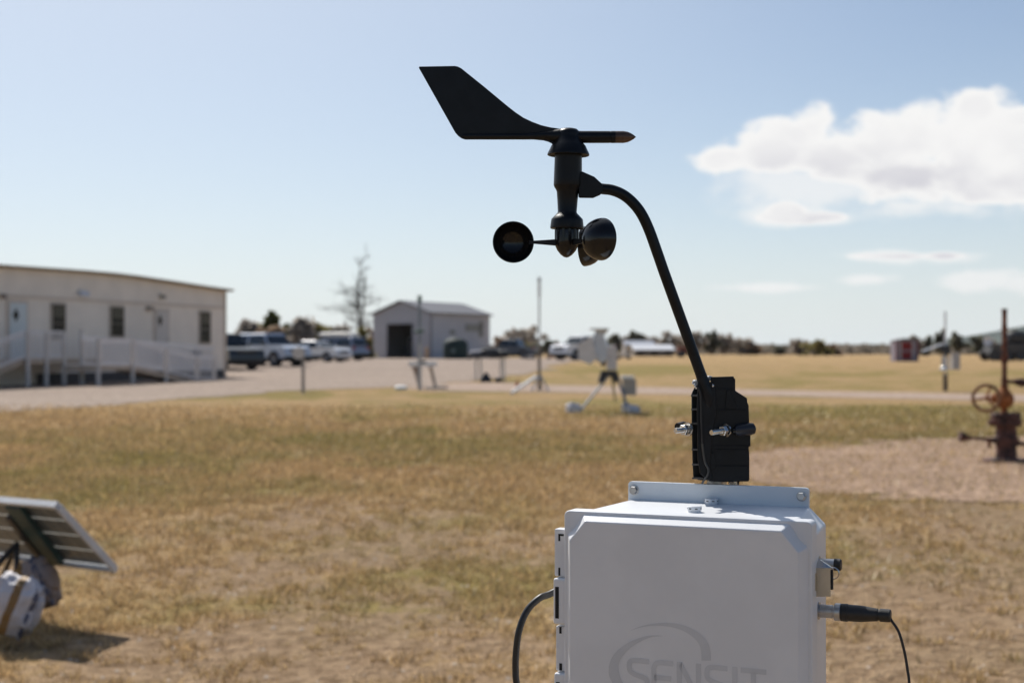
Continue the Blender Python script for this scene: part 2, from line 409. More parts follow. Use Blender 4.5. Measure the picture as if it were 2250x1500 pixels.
# gather into tussocks
cl = .4 * fbm(xx * 4, yy * 4, 91, 3) + .6 * fbm(xx * 10, yy * 10, 95, 2); g0, s0 = green_soil(xx, yy)
pxx, pyy = topx(xx, yy)
pad = np.array(px2w([(1560, 1010), (1650, 996), (1750, 984), (1850, 973), (2000, 966), (2120, 960), (2300, 955), (2700, 960), (2900, 1040), (2500, 1125), (2250, 1110), (2000, 1095), (1850, 1084), (1700, 1072), (1600, 1050), (1540, 1030)]))
fade = rng.random(N) < np.clip((35 - yy) / 18, 0, 1)
keep = fade & (cl + (rng.random(N) - .5) * .16 - (s0 - .3) * .35 > .45) & ~(in_poly(xx, yy, [tuple(q) for q in pad]) & (rng.random(N) > .16))
xx, yy, g0, cl = xx[keep], yy[keep], g0[keep], cl[keep]; N = len(xx)
h = (.014 + .045 * rng.random(N) ** 2 + .045 * np.clip(cl - .5, 0, 1)) * (1 + .03 * (yy - 6)); wd = .0042 * (1 + .10 * (yy - 5)); an = rng.random(N) * 2 * np.pi
lean = rng.random(N) * 1.5; la = rng.random(N) * 2 * np.pi
zz = np.interp(yy, _ZD, _ZZ) + micro(xx, yy) - .004
b0 = np.stack([xx - np.cos(an) * wd, yy - np.sin(an) * wd, zz], -1); b1 = np.stack([xx + np.cos(an) * wd, yy + np.sin(an) * wd, zz], -1)
tp = np.stack([xx + np.cos(la) * h * lean, yy + np.sin(la) * h * lean, zz + h], -1)
co = np.stack([b0, b1, tp], 1).reshape(-1, 3)
gcol = np.clip((g0 - .30) * 1.1 + (rng.random(N) - .5) * .8, 0, 1); sh = rng.random(N) ** 1.3
gb = npmesh('grass', co, np.arange(3 * N).reshape(-1, 3), grass_mat(), None, {'green': np.repeat(gcol, 3), 'shade': np.repeat(sh, 3)})
tag(gb, 'short dry straw coloured grass blades with green tufts', 'grass', kind='stuff')
# small green tufts and pebbles scattered by themselves
N = 2600
yy = 5.2 + 22 * rng.random(N) ** 1.5; xx = (rng.random(N) * 2 - 1) * (yy * .38 + 2)
m_ = ~in_poly(xx, yy, [tuple(q) for q in pad]) | (rng.random(N) > .5); xx, yy = xx[m_], yy[m_]; N = len(xx)
rad = .006 + .012 * rng.random(N) ** 2
ang = np.arange(5) * 2 * np.pi / 5
ring = np.stack([xx[:, None] + np.cos(ang) * rad[:, None], yy[:, None] + np.sin(ang) * rad[:, None], np.repeat((np.interp(yy, _ZD, _ZZ) + micro(xx, yy))[:, None], 5, 1)], -1)
top = np.stack([xx, yy, np.interp(yy, _ZD, _ZZ) + micro(xx, yy) + rad * .8], -1)[:, None, :]
co = np.concatenate([ring, top], 1).reshape(-1, 3)
bi = np.arange(N)[:, None, None] * 6
fc = (bi + np.array([[k, (k + 1) % 5, 5] for k in range(5)])[None]).reshape(-1, 3)
tag(npmesh('pebbles', co, fc, mat('pebble', (.36, .28, .21), .8, var=.3, vs=3.)), 'small pale pebbles scattered among the dry grass', 'pebbles', kind='stuff')
# air between here and the far woodland
hz = bpy.data.materials.new('thin_air'); t = nt(hz); bb_ = NB(t)
pv = bb_.n('ShaderNodeVolumePrincipled'); pv.inputs['Color'].default_value = (.86, .9, .96, 1); pv.inputs['Density'].default_value = .000035; pv.inputs['Anisotropy'].default_value = .35
bb_.n('ShaderNodeOutputMaterial', i_Volume=pv.outputs[0])
m = MB(); m.box((0, 2050, 98), (6400, 4300, 206)); hzo = tag(m.build('haze', hz, smooth=0), 'thin pale air that fades the far trees and the ridge', 'haze', kind='stuff')
# far ridge on the right
hx = np.linspace(300, 2600, 160); n_ = len(hx)
hy = 2600 + 0 * hx
hh = np.interp(hx, [300, 560, 750, 860, 940, 1100, 1500, 2000, 2600], [-4, -2, 12, 34, 46, 85, 140, 160, 120]) + 6 * (fbm(hx * .02, hx * 0, 101) - .5)
prof = []
for k, (dy, hm) in enumerate([(-500, -.05), (-300, .45), (0, 1.), (500, .6), (1200, -.1)]):
    prof.append(np.stack([hx, hy + dy, .9 + hh * hm + 5 * (fbm(hx * .03 + k * 5, hy * 0 + k, 5) - .5) * (hm > 0)], -1))
co = np.stack(prof, 0); i2 = np.arange(co.shape[0] * n_).reshape(co.shape[0], n_)
fc = np.stack([i2[:-1, :-1], i2[:-1, 1:], i2[1:, 1:], i2[1:, :-1]], -1).reshape(-1, 4)
tag(npmesh('hills', co.reshape(-1, 3), fc, mat('far_forest', (.07, .085, .075), .95, var=.3, vs=.01, spec=.1)), 'distant blue grey wooded ridge at the right', 'hills', kind='structure')
# ------------------------------------------------------------------ materials
BLK = mat('black_plastic', (.0055, .007, .0095), .38, var=.25, vs=30, bump=.00015, bs=900, spec=.24)
BLK2 = mat('black_gloss', (.008, .008, .009), .17, var=.2, vs=25, spec=.36)
RUB = mat('black_rubber', (.016, .015, .015), .5, var=.2, vs=20, bump=.0002, bs=600)
GRY = mat('enclosure_grey', (.71, .722, .745), .42, var=.03, vs=9, bump=.00012, bs=1400, spec=.4)
GRYF = mat('flange_grey', (.64, .68, .72), .4, var=.02, vs=10, bump=.00010, bs=1200)
STL = mat('stainless_steel', (.62, .61, .59), .22, 1., var=.1, vs=60)
ZNC = mat('zinc_steel', (.45, .45, .45), .38, 1., var=.15, vs=40)
BRS = mat('dark_bronze', (.075, .045, .03), .38, .3, var=.2, vs=60)
DRK = mat('dark_slot', (.01, .01, .011), .8)
TAN = mat('latch_steel', (.50, .455, .38), .45, .8, var=.05, vs=60)
LOGO = mat('logo_print', (.575, .59, .615), .5, var=.03, vs=30)
# ------------------------------------------------------------------ instrument enclosure
TH = R(23.2); CT, ST = math.cos(TH), math.sin(TH)
ZT = P(1784, 1146, 1.55).z; O0 = V((P(1784, 1146, 1.55).x, 1.55, ZT))
UR = V((CT, -ST, 0)); UB = V((ST, CT, 0)); UZ = V((0, 0, 1))
WL, HB = .289, .40
def E(u_, w_, z_): return O0 + UR * u_ + UB * w_ + UZ * z_      # right, back, up from the lid's top right front corner
def F(px, py, w_=0.):
    """(u, z) on the plane w = w_ of the enclosure seen at (px, py)"""
    d = P(px, py, 1.) - V((0, 0, EYE)); o = V((0, 0, EYE)) - O0
    k = (w_ - o.dot(UB)) / d.dot(UB); q = o + d * k
    return q.dot(UR), q.z
mast_xy = E(-.155, .182, 0)
box = thing('instrument_enclosure', 'light grey instrument box with hinged lid carrying a grey logo', 'instrument box', (mast_xy.x, mast_xy.y, ZT - HB))
m = MB()
def ring8(w_, ul, ur, zt, zb, c):
    return [E(ur, w_, zt - c), E(ur - c, w_, zt), E(ul + c, w_, zt), E(ul, w_, zt - c), E(ul, w_, zb + c), E(ul + c, w_, zb), E(ur - c, w_, zb), E(ur, w_, zb + c)]
m.loft([ring8(.0285, -WL + .003, -.003, -.0012, -HB, .019), ring8(.151, -WL + .013, -.0135, -.0006, -HB, .019)])
m.build('body', GRY, box, bevel=.0022, seg=3)
# lid: shallow tray with rounded corners, raised panel with notched corners
def rrect(ul, ur, zt, zb, r, w_, n=5):
    o = []
    for cx, cz, a0 in ((ur - r, zt - r, 0), (ul + r, zt - r, 90), (ul + r, zb + r, 180), (ur - r, zb + r, 270)):
        for k in range(n): a = R(a0 + 90 * k / (n - 1)); o.append(E(cx + r * math.cos(a), w_, cz + r * math.sin(a)))
    return o
m = MB(); m.loft([rrect(-WL, 0, 0, -HB, .006, 0), rrect(-WL, 0, 0, -HB, .006, .0275)])
lid = m.build('lid', GRY, box, bevel=.0018, seg=3)
tl = [F(1246, 1173), F(1263, 1158), F(1281, 1129)]; ti = [F(1251.5, 1186, -.0135), F(1268, 1166, -.0135), F(1285, 1145, -.0135)]
tl = [(a, c) for a, c in tl]
half = [(-WL - a, c) for a, c in tl][::-1]                     # mirrored to the right side
bot = -HB + .012
outl = [(tl[0][0], bot)] + tl + half + [(half[-1][0], bot)]
def inset(pts, d):
    n = len(pts); out = []
    A = sum(pts[i][0] * pts[(i + 1) % n][1] - pts[(i + 1) % n][0] * pts[i][1] for i in range(n)); sg = 1 if A > 0 else -1
    for i in range(n):
        p0, p1, p2 = [V((*pts[j % n], 0)) for j in (i - 1, i, i + 1)]
        e1 = (p1 - p0).normalized(); e2 = (p2 - p1).normalized()
        n1_ = V((-e1.y, e1.x, 0)) * sg; n2_ = V((-e2.y, e2.x, 0)) * sg
        bis = (n1_ + n2_).normalized(); k = d / max(.5, bis.dot(n1_))
        q = p1 + bis * k; out.append((q.x, q.y))
    return out
RAISE = .0135; INS = .0083
hi_ = [(-WL - a, c) for a, c in ti][::-1]
inn = [(ti[0][0], bot + .008)] + ti + hi_ + [(hi_[-1][0], bot + .008)]
m = MB(); m.loft([[E(a, .001, c) for a, c in outl], [E(a, -RAISE, c) for a, c in inn]])
m.build('raised_panel', GRY, lid, bevel=.0016, seg=3)
# printed logo: two sweeping arcs and the word, on the raised face
def L(px, py):
    a, c = F(px, py, -RAISE); return a, c
lm = MB()
def ribbon(path, wds):
    n = len(path)
    for i in range(n - 1):
        q = []
        for j in (i, i + 1):
            d = V((path[min(j + 1, n - 1)][0] - path[max(j - 1, 0)][0], path[min(j + 1, n - 1)][1] - path[max(j - 1, 0)][1], 0)).normalized()
            nrm = V((-d.y, d.x, 0)) * wds[j] / 2
            q.append(((path[j][0] + nrm.x, path[j][1] + nrm.y), (path[j][0] - nrm.x, path[j][1] - nrm.y)))
        pts = [q[0][0], q[0][1], q[1][1], q[1][0]]
        lm.face([E(a, -RAISE - .0003, c) for a, c in pts])
def spline(pts, n=8):
    pts = [V(p if len(p) == 3 else (*p, 0)) for p in pts]; out = []
    for i in range(len(pts) - 1):
        p0, p1, p2, p3 = pts[max(i - 1, 0)], pts[i], pts[i + 1], pts[min(i + 2, len(pts) - 1)]
        for k in range(n):
            s = k / n
            out.append(.5 * ((2 * p1) + (p2 - p0) * s + (2 * p0 - 5 * p1 + 4 * p2 - p3) * s * s + (3 * p1 - p0 - 3 * p2 + p3) * s ** 3))
    out.append(pts[-1]); return out
def arc(pxs, ws):
    sp = spline([(*L(a, c), 0) for a, c in pxs], 8); n = len(sp)
    wd = np.interp(np.linspace(0, 1, n), np.linspace(0, 1, len(ws)), ws) / 1980.
    ribbon([(p.x, p.y) for p in sp], wd)
arc([(1386, 1384), (1405, 1377), (1430, 1372), (1465, 1371), (1500, 1378), (1530, 1395), (1548, 1418), (1552, 1450)], [.5, 2, 4, 8, 12, 16, 20, 21])
arc([(1456, 1396), (1430, 1397), (1400, 1407), (1373, 1424), (1352, 1450), (1350, 1482), (1368, 1512), (1400, 1530)], [.5, 4, 9, 14, 20, 25, 20, 10])
# letters: strokes on a 0..1 grid, drawn along the baseline of the print
lu0, lz0 = L(1379, 1442); lu1, lz1 = L(1685, 1470)
LH = .0395
GL = {'S': [[(1, .93), (.32, .93), (.1, .86), (.1, .64), (.32, .54), (.72, .47), (.9, .38), (.9, .16), (.7, .07), (0, .07)]],
      'E': [[(1, .93), (.35, .93), (.1, .8), (.1, .5), (.1, .2), (.35, .07), (1, .07)], [(.1, .5), (.92, .5)]],
      'N': [[(.1, 0), (.1, 1)], [(.9, 0), (.9, 1)], [(.13, .95), (.87, .05)]],
      'I': [[(.5, 0), (.5, 1)]], 'T': [[(0, .93), (1, .93)], [(.5, .9), (.5, 0)]]}
cx = lu0
for ch, wch, adv in (('S', .88, 1.0), ('E', .84, 1.0), ('N', .95, 1.12), ('S', .86, 1.0), ('I', .3, .38), ('T', .98, 1.)):
    sc = (lu1 - lu0) / 5.5
    for st in GL[ch]:
        pp = spline([(a, c) for a, c in st], 4) if len(st) > 4 else [V((a, c, 0)) for a, c in st]
        top = lz0 + (lz1 - lz0) * 0 - .0006
        ribbon([(cx + p.x * wch * sc, top - LH * (1 - p.y)) for p in pp], [.0058] * len(pp))
    cx += adv * sc
lm.build('logo', LOGO, lid, smooth=0)
# hinge blocks on the left side
def hb(px0, px1, py0, py1, w0, w1, name='hinge', slot=None, bev=.0015):
    mm = MB(); u0, z0 = F(px0, py0, w0); u1, z1 = F(px1, py1, w0); u1 = -WL + .0005
    mm.hexa([E(u0, w0, z0), E(u1, w0, z0), E(u1, w1, z0), E(u0, w1, z0)], [E(u0, w0, z1), E(u1, w0, z1), E(u1, w1, z1), E(u0, w1, z1)])
    o = mm.build(name, GRY, box, bevel=bev)
    if slot:
        for (a0, a1, b0, b1) in slot:
            ua, za = F(a0, b0, w0); ub, zb = F(a1, b1, w0); s = MB()
            s.hexa([E(ua, w0 - .0004, za), E(ub, w0 - .0004, za), E(ub, w0 + .003, za), E(ua, w0 + .003, za)], [E(ua, w0 - .0004, zb), E(ub, w0 - .0004, zb), E(ub, w0 + .003, zb), E(ua, w0 + .003, zb)])
            s.build('slot', DRK, o)
    return o
hb(1218, 1240, 1161, 1266, .010, .026, slot=[(1227, 1231, 1174, 1188), (1227, 1239, 1172, 1177), (1227, 1231, 1246, 1264)])
hb(1214.5, 1240, 1269, 1373, .004, .028, slot=[(1220, 1228, 1288, 1358)], bev=.003)
hb(1221, 1240, 1374, 1474, .010, .026, slot=[(1229, 1234, 1376, 1391), (1229, 1235, 1456, 1472)])
hb(1216, 1240, 1477, 1600, .004, .028, slot=[(1222, 1230, 1497, 1570)], bev=.003)
# mounting flange with bolts
def Fw(px, py, w_): a, c = F(px, py, w_); return a, c
ul = -WL + .0285; ur = -.0335; zft = F(1580, 1064, .151)[1]
m = MB(); m.loft([rrect(ul, ur, zft, -.10, .0045, .1495), rrect(ul, ur, zft, -.10, .0045, .1555)])
fl = m.build('mounting_flange', GRYF, box, bevel=.0006)
for px, py in ((1393, 1076), (1761, 1090)):
    a, c = F(px, py, .148); s = MB()
    s.lathe(E(a, .1495, c), -UB, [(0, .0062), (.0012, .0062), (.0014, .0053)], 24)
    s.lathe(E(a, .148, c), -UB, [(0, .0054), (.0028, .0054), (.0038, .0045)], 6)
    s.build('bolt', ZNC, fl, smooth=30)
# breather plugs on top
for px, py in ((1526, 1124), (1563, 1107)):
    d = P(px, py, 1.) - V((0, 0, EYE)); k = (O0.z - .0008 - EYE) / d.z; c = V((0, 0, EYE)) + d * k
    s = MB(); s.lathe(c, (0, 0, 1), [(-.001, .0078), (.0008, .0078), (.001, .0070), (.0020, .0070), (.0022, .0082), (.0064, .0084), (.0070, .0078)], 36)
    vp = s.build('breather_plug', GRY, box)
    s = MB()
    for k in range(7):
        a = 2 * math.pi * k / 7 + .35; rr = V((math.cos(a), math.sin(a), 0)); tt = V((-rr.y, rr.x, 0))
        s.box(c + rr * .0080 + V((0, 0, .0042)), (.0010, .0030, .0011), ax=(rr, tt, UZ))
    s.build('slot', DRK, vp)
# connectors on the right side
def side(px, py, w_):
    """point on the enclosure's right wall at depth w_, at the height seen at py"""
    uu = -.003 - .0105 * (w_ - .0285) / .1225
    q = E(uu, w_, 0); return V((q.x, q.y, EYE + (775 - py) / FPX * q.y))
c = side(0, 1237, .075); cn = thing  # upper, capped
s = MB(); s.lathe(c, UR, [(-.002, .0085), (.001, .0085), (.0012, .0062), (.018, .0062)], 28); k1 = s.build('spare_connector', ZNC, box)
s = MB(); s.lathe(c + UR * .0175, UR, [(0, .0069), (.0065, .0067), (.0078, .0055)], 28); s.build('end_cap', RUB, k1)
c = side(0, 1340, .066)
s = MB(); s.lathe(c, UR, [(-.002, .0098), (.0015, .0098), (.0017, .0074), (.0165, .0074), (.0167, .0066), (.019, .0066)], 28); s.build('cable_connector', ZNC, box)
# toggle latch with lock ring
la = thing('x', '', '') ; bpy.data.objects.remove(la)
def S(out, w_, py):
    q = E(out, w_, 0); return V((q.x, q.y, EYE + (775 - py) / FPX * q.y))
def sbox(o0, o1, w0, w1, y0, y1, name, mt_, par, bev=.0006):
    mm = MB(); mm.hexa([S(o0, w0, y1), S(o1, w0, y1), S(o1, w1, y1), S(o0, w1, y1)], [S(o0, w0, y0), S(o1, w0, y0), S(o1, w1, y0), S(o0, w1, y0)])
    return mm.build(name, mt_, par, bevel=bev)
lt = sbox(-.003, .0155, .0235, .0255, 1246, 1309, 'latch', TAN, box)
sbox(.0150, .0176, .0240, .0300, 1250, 1294, 'latch_edge', DRK, lt, .0003)
mm = MB(); mm.hexa([S(-.001, .024, 1247), S(.0175, .024, 1247), S(.0175, .034, 1247), S(-.001, .034, 1247)], [S(.001, .028, 1229), S(.003, .028, 1228), S(.003, .032, 1228), S(.001, .032, 1229)])
mm.build('latch_lever', STL, lt, bevel=.0004)
sbox(-.0065, .0005, .0165, .0235, 1258, 1297, 'latch_catch', TAN, lt, .0008)
mm = MB(); mm.torus(S(.0165, .036, 1258), UB, .0062, .0007, 28, 8); mm.build('lock_ring', STL, lt)
# ------------------------------------------------------------------ cables
s = MB(); c0 = c + UR * .0185
s.lathe(c0, UR, [(0, .0093), (.001, .0099), (.0065, .0099), (.0072, .0093), (.0076, .0085)], 24)
cab = thing('sensor_cable', 'thin black cable plugged into the right side of the grey box', 'cable', (c0.x, c0.y, c0.z))
s.build('coupling_nut', ZNC, cab, smooth=25)
s = MB(); s.lathe(c0 + UR * .0074, UR, [(0, .0098), (.007, .0101), (.0075, .0094), (.022, .0092), (.040, .0070), (.0402, .0062), (.0425, .0062), (.0427, .0074), (.0535, .0072), (.0545, .006)], 24)
s.build('plug_boot', RUB, cab, smooth=30)
ce = c0 + UR * .0605; D0 = ce.y
s = MB(); s.tube(spline([ce, P(1958, 1361, D0), P(1975, 1388, D0 - .004), P(1987, 1430, D0 - .006), P(1994, 1470, D0 - .008), P(1998, 1510, D0 - .01), P(1996, 1620, D0), P(1960, 1800, D0 + .03), (.46, 1.75, .5), (.40, 1.8, .02)], 8), .00155, 10)
s.build('wire', RUB, cab)
pw = thing('power_cable', 'thick dark grey cable looping out behind the left hinge of the box', 'cable', tuple(P(1240, 1300, 1.75)))
s = MB(); s.tube(spline([E(-WL + .02, .10, -.09), E(-WL + .004, .10, -.082), P(1215, 1301, 1.73), P(1186, 1313, 1.72), P(1158, 1341, 1.715), P(1141, 1383, 1.71), P(1134, 1430, 1.71), P(1133, 1470, 1.71), P(1137, 1510, 1.71), P(1165, 1640, 1.72), P(1240, 1800, 1.74), (.12, 1.8, .4), (.15, 1.83, .02)], 8), .0041, 16)
s.build('sheath', mat('dark_grey_sheath', (.014, .0135, .014), .45, var=.1, vs=30), pw)
# ------------------------------------------------------------------ mast carrying box and anemometer
mx, my = E(-.155, .182, 0).x, E(-.155, .182, 0).y
mst = thing('steel_mast', 'galvanised steel post standing behind the grey instrument box', 'post', (mx, my, 0))
s = MB(); s.cyl((mx, my, .0), (mx, my, P(1600, 930, my).z), .0125, n=24); s.build('tube', ZNC, mst)
s = MB(); s.lathe((mx, my, -.002), (0, 0, 1), [(0, .11), (.008, .11), (.008, .03), (.05, .022)], 24); s.build('foot_plate', ZNC, mst)
for z_ in (-.06, -.30):
    s = MB(); q = E(-.155, .166, z_); s.box((q.x, q.y, q.z), (.10, .03, .028), rz=-TH); s.build('clamp', ZNC, mst, bevel=.002)
# ------------------------------------------------------------------ anemometer and wind vane
DA = 1.715; DM = 1.745
PX = 1 / FPX * DA
an_ = thing('anemometer', 'black three cup anemometer with wind vane on a curved arm', 'anemometer', tuple(P(1600, 1058, DM)))
ax = (P(1244.5, 566, DA) - P(1250, 282, DA)).normalized()
def AX(py): return P(1250 + (py - 282) * (-5.5 / 284), py, DA)
def lat(prof, n=48, dy=0):
    s = MB(); o = AX(282); s.lathe(o, ax, [((py - 282) * PX, r * PX) for py, r in prof], n); return s
# vane part: fin, boom, nose
out = [(920, 149), (921, 146.3), (999, 145), (1006, 146.4), (1014, 150.5), (1022, 157), (1062, 189), (1115, 233), (1133, 247), (1150, 258.5), (1169, 267.5), (1189, 275), (1208, 279.5), (1232, 283), (1248, 285), (1248, 330), (1218, 322),
       (1212, 315), (1205, 311.5), (1194, 308.5), (1173, 306.6), (1022, 306.6), (1014, 304), (1007, 299), (1000, 291)]
s = MB(); s.prism([P(a, c_, DA - .0013) for a, c_ in out], (0, .0026, 0)); vane = s.build('wind_vane', BLK, an_, bevel=.0007, seg=2)
s = MB(); s.tube([P(1012, 299, DA), P(1022, 299.5, DA), P(1160, 299.5, DA), P(1200, 298, DA), P(1235, 300, DA)], [.0009, .0034, .0040, .0052, .010], 18)
s.build('boom', BLK, vane)
s = MB(); s.lathe(P(1262, 301.3, DA), (1, 0, 0), [(0, 14 * PX), (16 * PX, 13.4 * PX), (78 * PX, 13.2 * PX), (78.4 * PX, 12.6 * PX), (79.4 * PX, 12.6 * PX), (79.8 * PX, 13.3 * PX), (90 * PX, 13.3 * PX)], 28)
s.build('nose_rod', BLK, vane)
s = MB(); s.lathe(P(1352, 301.3, DA), (1, 0, 0), [(0, 13.2 * PX), (18 * PX, 13.2 * PX), (27 * PX, 11.6 * PX), (34 * PX, 8.6 * PX), (40 * PX, 5 * PX), (44.5 * PX, 1.2 * PX), (45.5 * PX, .2 * PX)], 28)
s.build('nose_tip', BRS, vane, smooth=50)
s = lat([(282, 1), (282.4, 12), (284, 18), (288, 22.5), (292, 24.5), (298, 24.5), (303, 25.5), (310, 29.5), (316, 33.5), (321, 38), (330, 42), (338, 46), (341, 46.3), (342, 45), (338, 41), (336, 30)])
s.build('vane_hub', BLK, vane, smooth=50)
# body
s = lat([(336, 30.5), (342, 30), (395, 31), (407, 31.2), (411, 30), (417, 26), (422, 24), (440, 22.5), (466, 20.8), (469, 22), (475, 28), (482, 34.5), (484, 35), (500, 37), (503, 36.4), (503.5, 33), (503.5, 20)])
bd = s.build('housing', BLK, an_, smooth=40)
# side socket where the arm enters
so_ = [(1275, 377), (1280, 377), (1306, 388.5), (1325, 406), (1325, 422.5), (1318, 429), (1303, 435.5), (1271, 435), (1271, 420), (1268, 400)]
s = MB(); s.loft([[P(a, c_, DA - .008) for a, c_ in so_], [P(a, c_ , DA + .010) for a, c_ in so_]]); s.build('arm_socket', BLK, an_, bevel=.002, seg=3)
# arm
arm = [(1296, 411, DA), (1322, 415, DA), (1345, 418, DA), (1369, 428, DA), (1391, 446, DA + .001), (1410, 471, DA + .002), (1427, 507, DA + .004), (1446, 560, DA + .006), (1461, 603, DA + .008), (1490, 683, DA + .012), (1517, 758, DA + .016), (1547, 842, DA + .02)]
s = MB(); sp = spline([P(*a) for a in arm], 6); s.tube(sp, [12.0 * PX] * len(sp), 24); s.build('arm', BLK, an_, smooth=60)
# cups
rc = P(1244.8, 533, DA); rot = s = MB()
s = lat([(501, 25), (503, 25.5), (531, 26), (541, 25), (551, 20.5), (560, 13), (565, 6), (566.5, 1)], 40)
for k in range(12):
    a = 2 * math.pi * k / 12 + .2; q = AX(517) + V((math.cos(a), math.sin(a), 0)) * 25.5 * PX; s.box(q, (.0016, .0030, .0155), rz=a)
hub = s.build('cup_hub', BLK2, an_, smooth=40)
AR = 118 * PX; RC = 45.5 * PX
for k in range(3):
    az = R(188 + 120 * k); dirr = V((math.cos(az), math.sin(az), 0)); op = V((math.cos(az + R(90)), math.sin(az + R(90)), 0))
    cc = rc + dirr * AR
    prof_o = [(0, 1.), (.08, 1.), (.30, .955), (.52, .86), (.70, .72), (.84, .53), (.92, .34), (.955, .15), (.96, .02)]
    s = MB()
    rings = [(t * RC * .98, r * RC) for t, r in prof_o]
    innr = [(t * RC * .98 - .0009, r * RC - .0012) for t, r in prof_o[1:]]
    a_, b_ = frame(-op); b_ = (-op).cross(a_)
    n = 40; allr = []
    for t_, r_ in innr[::-1] + [(0, RC - .0011)] + rings:
        r_ = max(r_, .0002)
        allr.append([cc - op * t_ + a_ * (math.cos(2 * math.pi * j / n) * r_) + b_ * (math.sin(2 * math.pi * j / n) * r_) for j in range(n)])
    s.loft(allr, True); cup = s.build('cup', BLK2, an_, smooth=60)
    s = MB(); p0 = rc + dirr * 22 * PX; p1 = rc + dirr * (AR - RC * .93)
    def q4(p, h, tt): return [p + V((0, 0, h)) + op * tt, p + V((0, 0, h)) - op * tt, p - V((0, 0, h)) - op * tt, p - V((0, 0, h)) + op * tt]
    s.loft([q4(p0, 7.2 * PX, .0016), q4(p1, 3.2 * PX, .0010), q4(p1 + dirr * .004 - op * .001, 5 * PX, .0008)]); s.build('spoke', BLK, cup, bevel=.0004)
# mount block with ribs, U bolt ends and rubber plug
mo = MB()
out = [(1562, 828), (1612, 826.5), (1613, 831), (1615.6, 832), (1615.6, 858), (1641, 874), (1642.5, 885), (1645, 890), (1646.5, 935), (1649, 936), (1649, 980), (1645, 981), (1646.5, 1000), (1646.5, 1052), (1645, 1057), (1590, 1058.5), (1562, 1057)]
mo.loft([[P(a, c_, DM - .010) for a, c_ in out], [P(a, c_, DM + .042) for a, c_ in out]])
mb = mo.build('mount_bracket', BLK, an_, bevel=.0010, seg=2)
for y0, y1, x0, x1, dd in ((853, 856, 1573, 1614, .0008), (899, 901.5, 1574, 1640, .0008), (978, 980.5, 1568, 1642, .0008), (986, 988, 1572, 1643, .0008), (1022, 1024, 1572, 1644, .0008)):
    s = MB(); s.hexa([P(x0, y1, DM - .0108), P(x1, y1, DM - .0108), P(x1, y1, DM - .006), P(x0, y1, DM - .006)], [P(x0, y0, DM - .0108), P(x1, y0, DM - .0108), P(x1, y0, DM - .006), P(x0, y0, DM - .006)]); s.build('stiffener', BLK, mb, bevel=.0005)
s = MB(); s.hexa([P(1593, 898, DM - .0114), P(1622, 898, DM - .0114), P(1622, 898, DM - .005), P(1593, 898, DM - .005)], [P(1597, 857, DM - .0114), P(1603, 855, DM - .0114), P(1603, 855, DM - .005), P(1597, 857, DM - .005)])
s.build('stiffener', BLK, mb, bevel=.0005)
s = MB(); s.hexa([P(1552, 1030, DM - .013), P(1573, 1030, DM - .013), P(1573, 1030, DM), P(1552, 1030, DM)], [P(1552, 998, DM - .013), P(1569, 994, DM - .013), P(1569, 994, DM), P(1552, 998, DM)])
s.build('wire_clip', BLK, mb, bevel=.0005)
# central spine, arm clamp
sp_ = [(1533, 838), (1545, 850), (1553, 853), (1562, 836), (1570, 850), (1575, 905), (1566, 950), (1562, 1000), (1560, 1020), (1566, 1052), (1560, 1058), (1538, 1040), (1533, 1010), (1532, 950), (1531, 900)]
s = MB(); s.loft([[P(a, c_, DM - .016) for a, c_ in sp_], [P(a, c_, DM + .03) for a, c_ in sp_]]); s.build('spine', BLK, mb, bevel=.0012, seg=2)
s = MB(); s.tube([P(1540, 822, DA + .018), P(1549, 848, DA + .018), P(1555, 872, DA + .018), P(1558, 905, DA + .022), P(1559, 935, DA + .03)], [12.3 * PX, 13.5 * PX, 14 * PX, 11 * PX, 5 * PX], 20); s.build('arm_clamp', BLK, mb)
for (a, c_, r_) in ((1530, 838, 9.5), (1559, 829, 8)):
    s = MB(); s.lathe(P(a, c_ + 3, DM - .004), (.2, -.1, 1), [(-.002, r_ * PX), (.002, r_ * PX * .95), (.0035, r_ * PX * .6)], 20); s.build('pivot_cap', mat('mid_grey_plastic', (.30, .31, .33), .5, var=.1, vs=40), mb)
for (a, c_) in ((1527, 846), (1530, 851), (1566.5, 847)):
    s = MB(); s.blob(P(a, c_, DM - .0165), (.0017, .0017, .0019), p=1, seg=10, ring=7, nz=0); s.build('screw', STL, mb)
# left ribbed shell
lo = [(1519, 866), (1521, 860), (1529, 845), (1540, 842), (1550, 850), (1550, 1056), (1535, 1054), (1523, 1050), (1521, 1010), (1519.5, 930)]
s = MB(); s.loft([[P(a, c_, DM + .004) for a, c_ in lo], [P(a + 3, c_, DM + .038) for a, c_ in lo]]); s.build('ribbed_shell', BLK, mb, bevel=.002)
for k, y0 in enumerate((867, 897, 928, 985, 1018, 1048)):
    xr = (1537, 1541, 1543, 1537, 1548, 1546)[k]; xl = 1518 + k * .5
    s = MB(); s.hexa([P(xl, y0 + 4, DM - .009), P(xr, y0 + 4, DM - .0135), P(xr, y0 + 4, DM + .035), P(xl, y0 + 4, DM + .03)], [P(xl, y0, DM - .009), P(xr, y0, DM - .0135), P(xr, y0, DM + .035), P(xl, y0, DM + .03)]); s.build('shell_rib', mat('rib_black', (.05, .05, .052), .22, var=.3, vs=80), mb, bevel=.0005)  # ribs in a lighter, glossier black than the shell
s = MB(); s.tube(spline([P(1531, 848, DM - .018), P(1538, 862, DM - .0185), P(1540, 885, DM - .0185), P(1541, 930, DM - .019), P(1543, 975, DM - .019)], 6), .0012, 8)
s.build('wire', RUB, mb)
